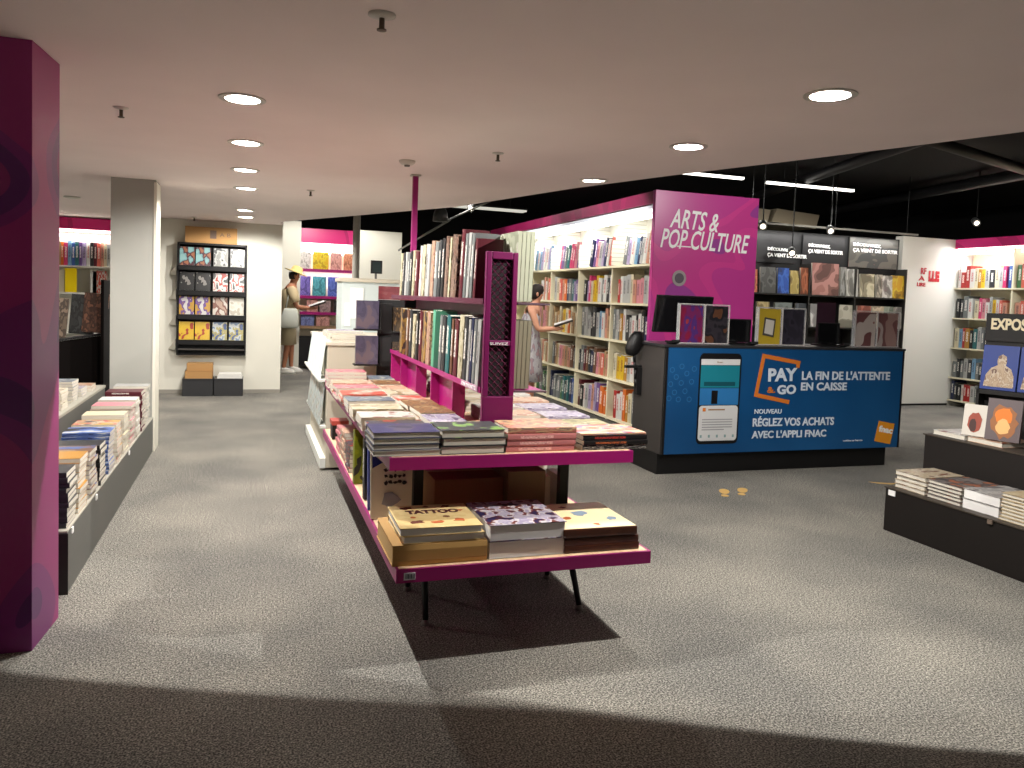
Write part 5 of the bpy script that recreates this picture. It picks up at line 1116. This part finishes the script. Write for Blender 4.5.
# ducts, trays and beams
DG = P('duct_grey', (74, 72, 68), .5, metal=.3); DT = P('duct_tan', (150, 138, 116), .6)
for i, (a_, b_, r1_, m, lab) in enumerate((((2.9, 12.3, 2.62), (2.9, 8.4, 2.72), .014, STEEL, 'thin steel conduit crossing the black ceiling above the rack'), ((2.4, 13.4, 2.2), (2.4, 9.8, 2.42), .015, STEEL, 'second steel conduit crossing the black ceiling above the rack'),
        ((4.0, 3.2, 3.25), (12.0, 6.2, 3.25), .10, DG, 'fat grey duct running over the counter side'), ((3.8, 5.4, 3.2), (12.6, 8.3, 3.2), .06, DG, 'slim grey duct running over the counter side'),
        ((5.5, 2.0, 3.3), (8.2, 12, 3.3), .07, P('duct_dark', (40, 40, 42), .5), 'dark duct running toward the new-release wall'), ((8.5, 2.0, 3.3), (10.2, 12, 3.3), .08, P('duct_dark', (40, 40, 42), .5), 'dark duct running toward the white wall'))):
    tag(MB().tube(a_, b_, r1_, n=14).build('ceiling_duct', m, loc=a_, smooth=True), lab, 'duct', 'ducts and conduits of the open ceiling')
for i, (xa, xb, y, z, lab) in enumerate(((6.25, 7.75, 10.6, 2.86, 'tan fabric baffle nearest... '), (7.85, 8.7, 10.6, 2.84, ''))):
    m = MB().add([(xa, y, z - .02), (xb, y, z - .14 + .06 * i), (xb + .1, y + .05, z + .15), (xa + .12, y + .05, z + .20), (xa, y + .9, z - .02), (xb, y + .9, z - .14 + .06 * i), (xb + .1, y + .95, z + .15), (xa + .12, y + .95, z + .20)],
                 [(0, 1, 2, 3), (7, 6, 5, 4), (0, 4, 5, 1), (1, 5, 6, 2), (2, 6, 7, 3), (3, 7, 4, 0)])
    tag(m.build('ceiling_baffle', DT, loc=(xa, y, z)), ['long tan ceiling baffle above the new-release posters', 'short tan ceiling baffle above the grey photo poster'][i], 'baffle', 'tan ceiling baffles')
tr = root('light_track', (7.9, 8.5, 3.0), 'long thin pale light track above the new-release posters', 'light track')
bx(6.3, 9.4, 9.2, 9.24, 2.60, 2.625).build('rail', P('rail_grey', (150, 146, 138), .5), tr)
for x in (6.5, 7.9, 9.2): MB().tube((x, 9.22, 2.62), (x, 9.22, 3.449), .005, n=6).build('hanger', BLACK, tr)
gl = root('skylight_panel', (3.4, 12.5, 3.3), 'slanted pale light panel in the black ceiling above the rack', 'ceiling light')
M_ = Matrix.Translation((4.15, 14.5, 3.13)) @ Matrix.Rotation(.05, 4, 'Z')
MB().box(-.9, .9, -.12, .12, 0, .03, 0, M_).build('diffuser', P('dim_panel', (214, 214, 200), .5, emit=.8), gl); MB().box(-.93, .93, -.15, .15, .03, .06, 0, M_).build('housing', BLACK, gl)
for s in (-.6, .6): p_ = M_ @ Vector((s, 0, .06)); MB().tube(p_, (p_.x, p_.y, 3.449), .006, n=6).build('hanger', BLACK, gl)

# ================================================================== PEOPLE
def skin_body(name, pts, edges, rad, mat, parent, sub=1, rooti=0):
    me = bpy.data.meshes.new(name); me.from_pydata(pts, edges, []); o = bpy.data.objects.new(name, me); COL.objects.link(o)
    me.materials.append(mat)
    o.parent = parent
    sk_ = o.modifiers.new('skin', 'SKIN'); sk_.use_smooth_shade = True
    for i, r_ in enumerate(rad):
        me.skin_vertices[0].data[i].radius = (r_, r_) if not isinstance(r_, tuple) else r_
        me.skin_vertices[0].data[i].use_root = (i == rooti)
    sb = o.modifiers.new('sub', 'SUBSURF'); sb.levels = sub; sb.render_levels = sub
    return o
def fig(rt_, skin, Hh, head_dir, hands, elbows, shoulders, legs, tilt):
    """body of a standing reader, local coordinates: facing +x"""
    k = Hh / 1.75
    P3 = lambda x, y, z: (x * k, y * k, z * k)
    pts = [P3(0, 0, .95), P3(0, 0, 1.12), P3(.01, 0, 1.33), P3(.025, 0, 1.44), P3(.05, 0, 1.51), P3(.075, 0, 1.575), P3(.085, 0, 1.66), P3(.08, 0, 1.72)]
    rad = [(.13, .10), (.12, .09), (.15, .10), (.09, .075), (.05, .05), (.072, .068), (.085, .082), (.05, .05)]
    rad = [(a * k, b * k) for a, b in rad]
    ed = [(i, i + 1) for i in range(7)]
    for s in (1, -1):
        n = len(pts)
        sh = P3(.01, s * .17, 1.40); el = P3(*(elbows[0], s * elbows[1], elbows[2])); wr = P3(hands[0], s * hands[1], hands[2]); pm_ = P3(hands[0] + .055, s * (hands[1] - .015), hands[2] + .005)
        pts += [sh, el, wr, pm_]; rad += [(.055 * k, .055 * k), (.042 * k,) * 2, (.028 * k,) * 2, (.030 * k, .022 * k)]
        ed += [(3, n), (n, n + 1), (n + 1, n + 2), (n + 2, n + 3)]
        for j in range(4):      # fingers curled under the book
            q = len(pts); ox = (j - 1.5) * .019
            pts += [P3(hands[0] + .085 + ox * .2, s * (hands[1] - .02) + ox, hands[2] - .004), P3(hands[0] + .125 - abs(ox) * .4, s * (hands[1] - .035) + ox, hands[2] + .012)]
            rad += [(.0095, .0095), (.0075, .0075)]; ed += [(n + 3, q), (q, q + 1)]
        q = len(pts); pts += [P3(hands[0] + .05, s * (hands[1] - .05), hands[2] + .03)]; rad += [(.010, .010)]; ed += [(n + 3, q)]
        n = len(pts); lx = legs[0 if s > 0 else 1]
        pts += [P3(0, s * .09, .88), P3(.02 + lx * .5, s * .095, .50), P3(lx, s * .10, .10), P3(lx + .01, s * .10, .045), P3(lx + .15, s * .115, .03)]
        rad += [(.085 * k,) * 2, (.056 * k,) * 2, (.036 * k,) * 2, (.035 * k, .03 * k), (.035 * k, .022 * k)]
        ed += [(0, n), (n, n + 1), (n + 1, n + 2), (n + 2, n + 3), (n + 3, n + 4)]
    o = skin_body('body', pts, ed, rad, skin, rt_)
    # face: nose, ears, eyes, mouth
    m = MB(); m.rings([P3(.142, 0, 1.60) + (.004 * k, .010 * k), P3(.148, 0, 1.612) + (.012 * k, .013 * k), P3(.140, 0, 1.65) + (.006 * k, .006 * k)], 10)
    for s in (1, -1): m.rings([P3(.08, s * .085, 1.60) + (.010, .006), P3(.075, s * .092, 1.63) + (.018, .008), P3(.075, s * .09, 1.655) + (.012, .006)], 10)
    m.build('nose_and_ears', skin, rt_, local=True, smooth=True)
    m = MB()
    for s in (1, -1): m.lathe([(.001, -.008), (.009, -.004), (.009, .004), (.001, .008)], 10, 0, Matrix.Translation(P3(.143, s * .032, 1.645)))
    m.build('eye_pupils', P('eye_dark', (30, 22, 20), .3), rt_, local=True)
    MB().box(.128 * k, .143 * k, -.024 * k, .024 * k, 1.572 * k, 1.580 * k).build('mouth', P('lip', (150, 84, 76), .5), rt_, local=True)
    return o
SKIN1 = P('tanned_skin', (176, 118, 88), .6); SKIN2 = P('fair_skin', (206, 150, 122), .6)
# the reading man
mn = root('person', (.655, 14.2, 0), 'person in straw hat, beige shirt and khaki shorts reading an open book', 'person', rz=0.0)
mn.scale = (1.04, 1.04, 1.04)
fig(mn, SKIN1, 1.75, 0, (.34, .10, 1.10), (.10, .24, 1.12), 0, (.05, -.08), 0)
SH = P('beige_shirt', (196, 176, 140), .8); SHO = P('khaki_shorts', (172, 158, 128), .8)
m = MB(); m.rings([(-.01, 0, .80, .165, .205), (-.01, 0, .95, .16, .20), (0, 0, 1.10, .15, .195), (0, 0, 1.25, .155, .21), (.0, 0, 1.37, .14, .215), (.015, 0, 1.43, .10, .15), (.03, 0, 1.47, .065, .075)], 24)
for s in (1, -1):
    M_ = Matrix.Translation((.01, s * .18, 1.41)) @ Vector((.09, s * .08, -.26)).to_track_quat('Z', 'Y').to_matrix().to_4x4()
    m.lathe([(.062, -.03), (.075, .02), (.075, .12), (.072, .23), (.060, .235)], 16, 0, M_)
m.build('shirt', SH, mn, local=True, smooth=True)
m = MB(); m.rings([(0, 0, .94, .15, .19), (0, 0, .82, .155, .195), (0, 0, .76, .13, .185)], 20)
for s, lx in ((1, .05), (-1, -.08)): m.rings([(0, s * .09, .84, .12, .105), (lx * .2, s * .095, .66, .115, .105), (lx * .45, s * .10, .48, .11, .10)], 16)
m.build('shorts', SHO, mn, local=True, smooth=True)
m = MB(); T_ = Matrix.Translation((.10, 0, 1.70)) @ Matrix.Rotation(.35, 4, 'Y')
m.lathe([(.19, -.012), (.195, -.004), (.10, .01), (.095, .05), (.085, .085), (.05, .105), (.01, .11)], 26, 0, T_); m.build('straw_hat', P('straw', (226, 200, 130), .8), mn, local=True, smooth=True)
m = MB(); m.rings([(.045, 0, 1.58, .055, .075), (.05, 0, 1.64, .075, .088), (.06, 0, 1.70, .08, .088)], 18); m.build('hair', P('dark_hair', (34, 26, 22), .7), mn, local=True, smooth=True)
for s, lx in ((1, .05), (-1, -.08)):
    m = MB(); m.rings([(lx + .06, s * .105, .0, .135, .05), (lx + .06, s * .105, .03, .14, .052), (lx + .05, s * .105, .07, .10, .046), (lx + .0, s * .10, .10, .05, .045)], 16); m.build('shoe', P('white_shoe', (226, 222, 214), .6), mn, local=True, smooth=True)
def open_book(x, y, z, rz, lab, s=1.0):
    r_ = root('open_book', (x, y, z), lab, 'book', rz=rz)
    m = MB()
    for q in (1, -1):
        M_ = Matrix.Rotation(-.35, 4, 'Y') @ Matrix.Rotation(q * .18, 4, 'X')
        m.box(-.14 * s, .14 * s, 0 if q > 0 else -.19 * s, .19 * s if q > 0 else 0, 0, .012, 0, M_)
    m.build('pages', PAGEW, r_, local=True)
    m = MB()
    for q in (1, -1):
        M_ = Matrix.Rotation(-.35, 4, 'Y') @ Matrix.Rotation(q * .18, 4, 'X')
        m.box(-.145 * s, .145 * s, 0 if q > 0 else -.195 * s, .195 * s if q > 0 else 0, -.004, -.0005, 0, M_)
    m.build('cover', P('book_dark_cover', (50, 46, 46), .5), r_, local=True)
open_book(1.135, 14.2, 1.20, 0, 'open white-paged book held by the man in the straw hat')
bg = root('tote_bag', (.66, 13.92, .80), 'pale canvas tote bag hanging from the shoulder of the man in the straw hat', 'bag')
m = MB(); m.rings([(.64, 13.93, .80, .13, .035), (.64, 13.93, .83, .155, .05), (.65, 13.93, .98, .15, .05), (.66, 13.94, 1.10, .12, .035), (.665, 13.945, 1.14, .10, .02)], 20)
m.build('sack', P('pale_canvas', (206, 208, 198), .9), bg, smooth=True)
m = MB(); m.tube((.58, 13.95, 1.12), (.655, 13.985, 1.50), .012, n=8); m.tube((.75, 13.95, 1.12), (.675, 13.985, 1.50), .012, n=8)
m.build('shoulder_strap', P('pale_canvas', (206, 208, 198), .9), bg, smooth=True)
# the woman in the floral dress
wm = root('person', (3.46, 9.55, 0), 'person in white floral dress reading in front of the pop culture bookcase', 'person', rz=-.35)
wm.scale = (.93, .93, .93)
fig(wm, SKIN2, 1.75, 0, (.34, .11, 1.16), (.10, .22, 1.14), 0, (.04, -.03), 0)
FL = art('floral_fabric', [(226, 222, 224), (218, 214, 220), (230, 228, 228), (176, 168, 180), (206, 170, 176)], 9, 151, rough=.85)
m = MB(); m.rings([(.0, 0, .42, .20, .25), (.0, 0, .60, .185, .23), (0, 0, .80, .165, .205), (0, 0, .95, .15, .19), (0, 0, 1.12, .12, .15), (0, 0, 1.28, .135, .165), (.01, 0, 1.36, .11, .14)], 24)
m.build('dress', FL, wm, local=True, smooth=True)
m = MB()
for s in (1, -1): m.tube((.09, s * .07, 1.34), (.02, s * .085, 1.455), .010, n=8); m.tube((-.075, s * .07, 1.34), (.02, s * .085, 1.455), .010, n=8)
m.build('dress_strap', FL, wm, local=True)
m = MB(); m.rings([(.03, 0, 1.56, .05, .07), (.045, 0, 1.60, .085, .09), (.06, 0, 1.68, .105, .10), (.07, 0, 1.74, .085, .085), (.07, 0, 1.775, .03, .03)], 20)
m.rings([(-.04, 0, 1.64, .01, .02), (-.06, 0, 1.67, .035, .04), (-.05, 0, 1.71, .03, .035)], 14); m.build('hair', P('dark_hair', (34, 26, 22), .7), wm, local=True, smooth=True)
for s, lx in ((1, .04), (-1, -.03)):
    m = MB(); m.rings([(lx + .06, s * .105, .0, .13, .045), (lx + .06, s * .105, .02, .135, .047), (lx + .06, s * .105, .045, .10, .04)], 16); m.build('shoe', P('tan_shoe', (170, 130, 96), .6), wm, local=True, smooth=True)
cw, sw = math.cos(-.35), math.sin(-.35)
open_book(3.46 + .93 * .46 * cw, 9.55 + .93 * .46 * sw, 1.14, -.35, 'open white book held by the woman in the floral dress', .85)
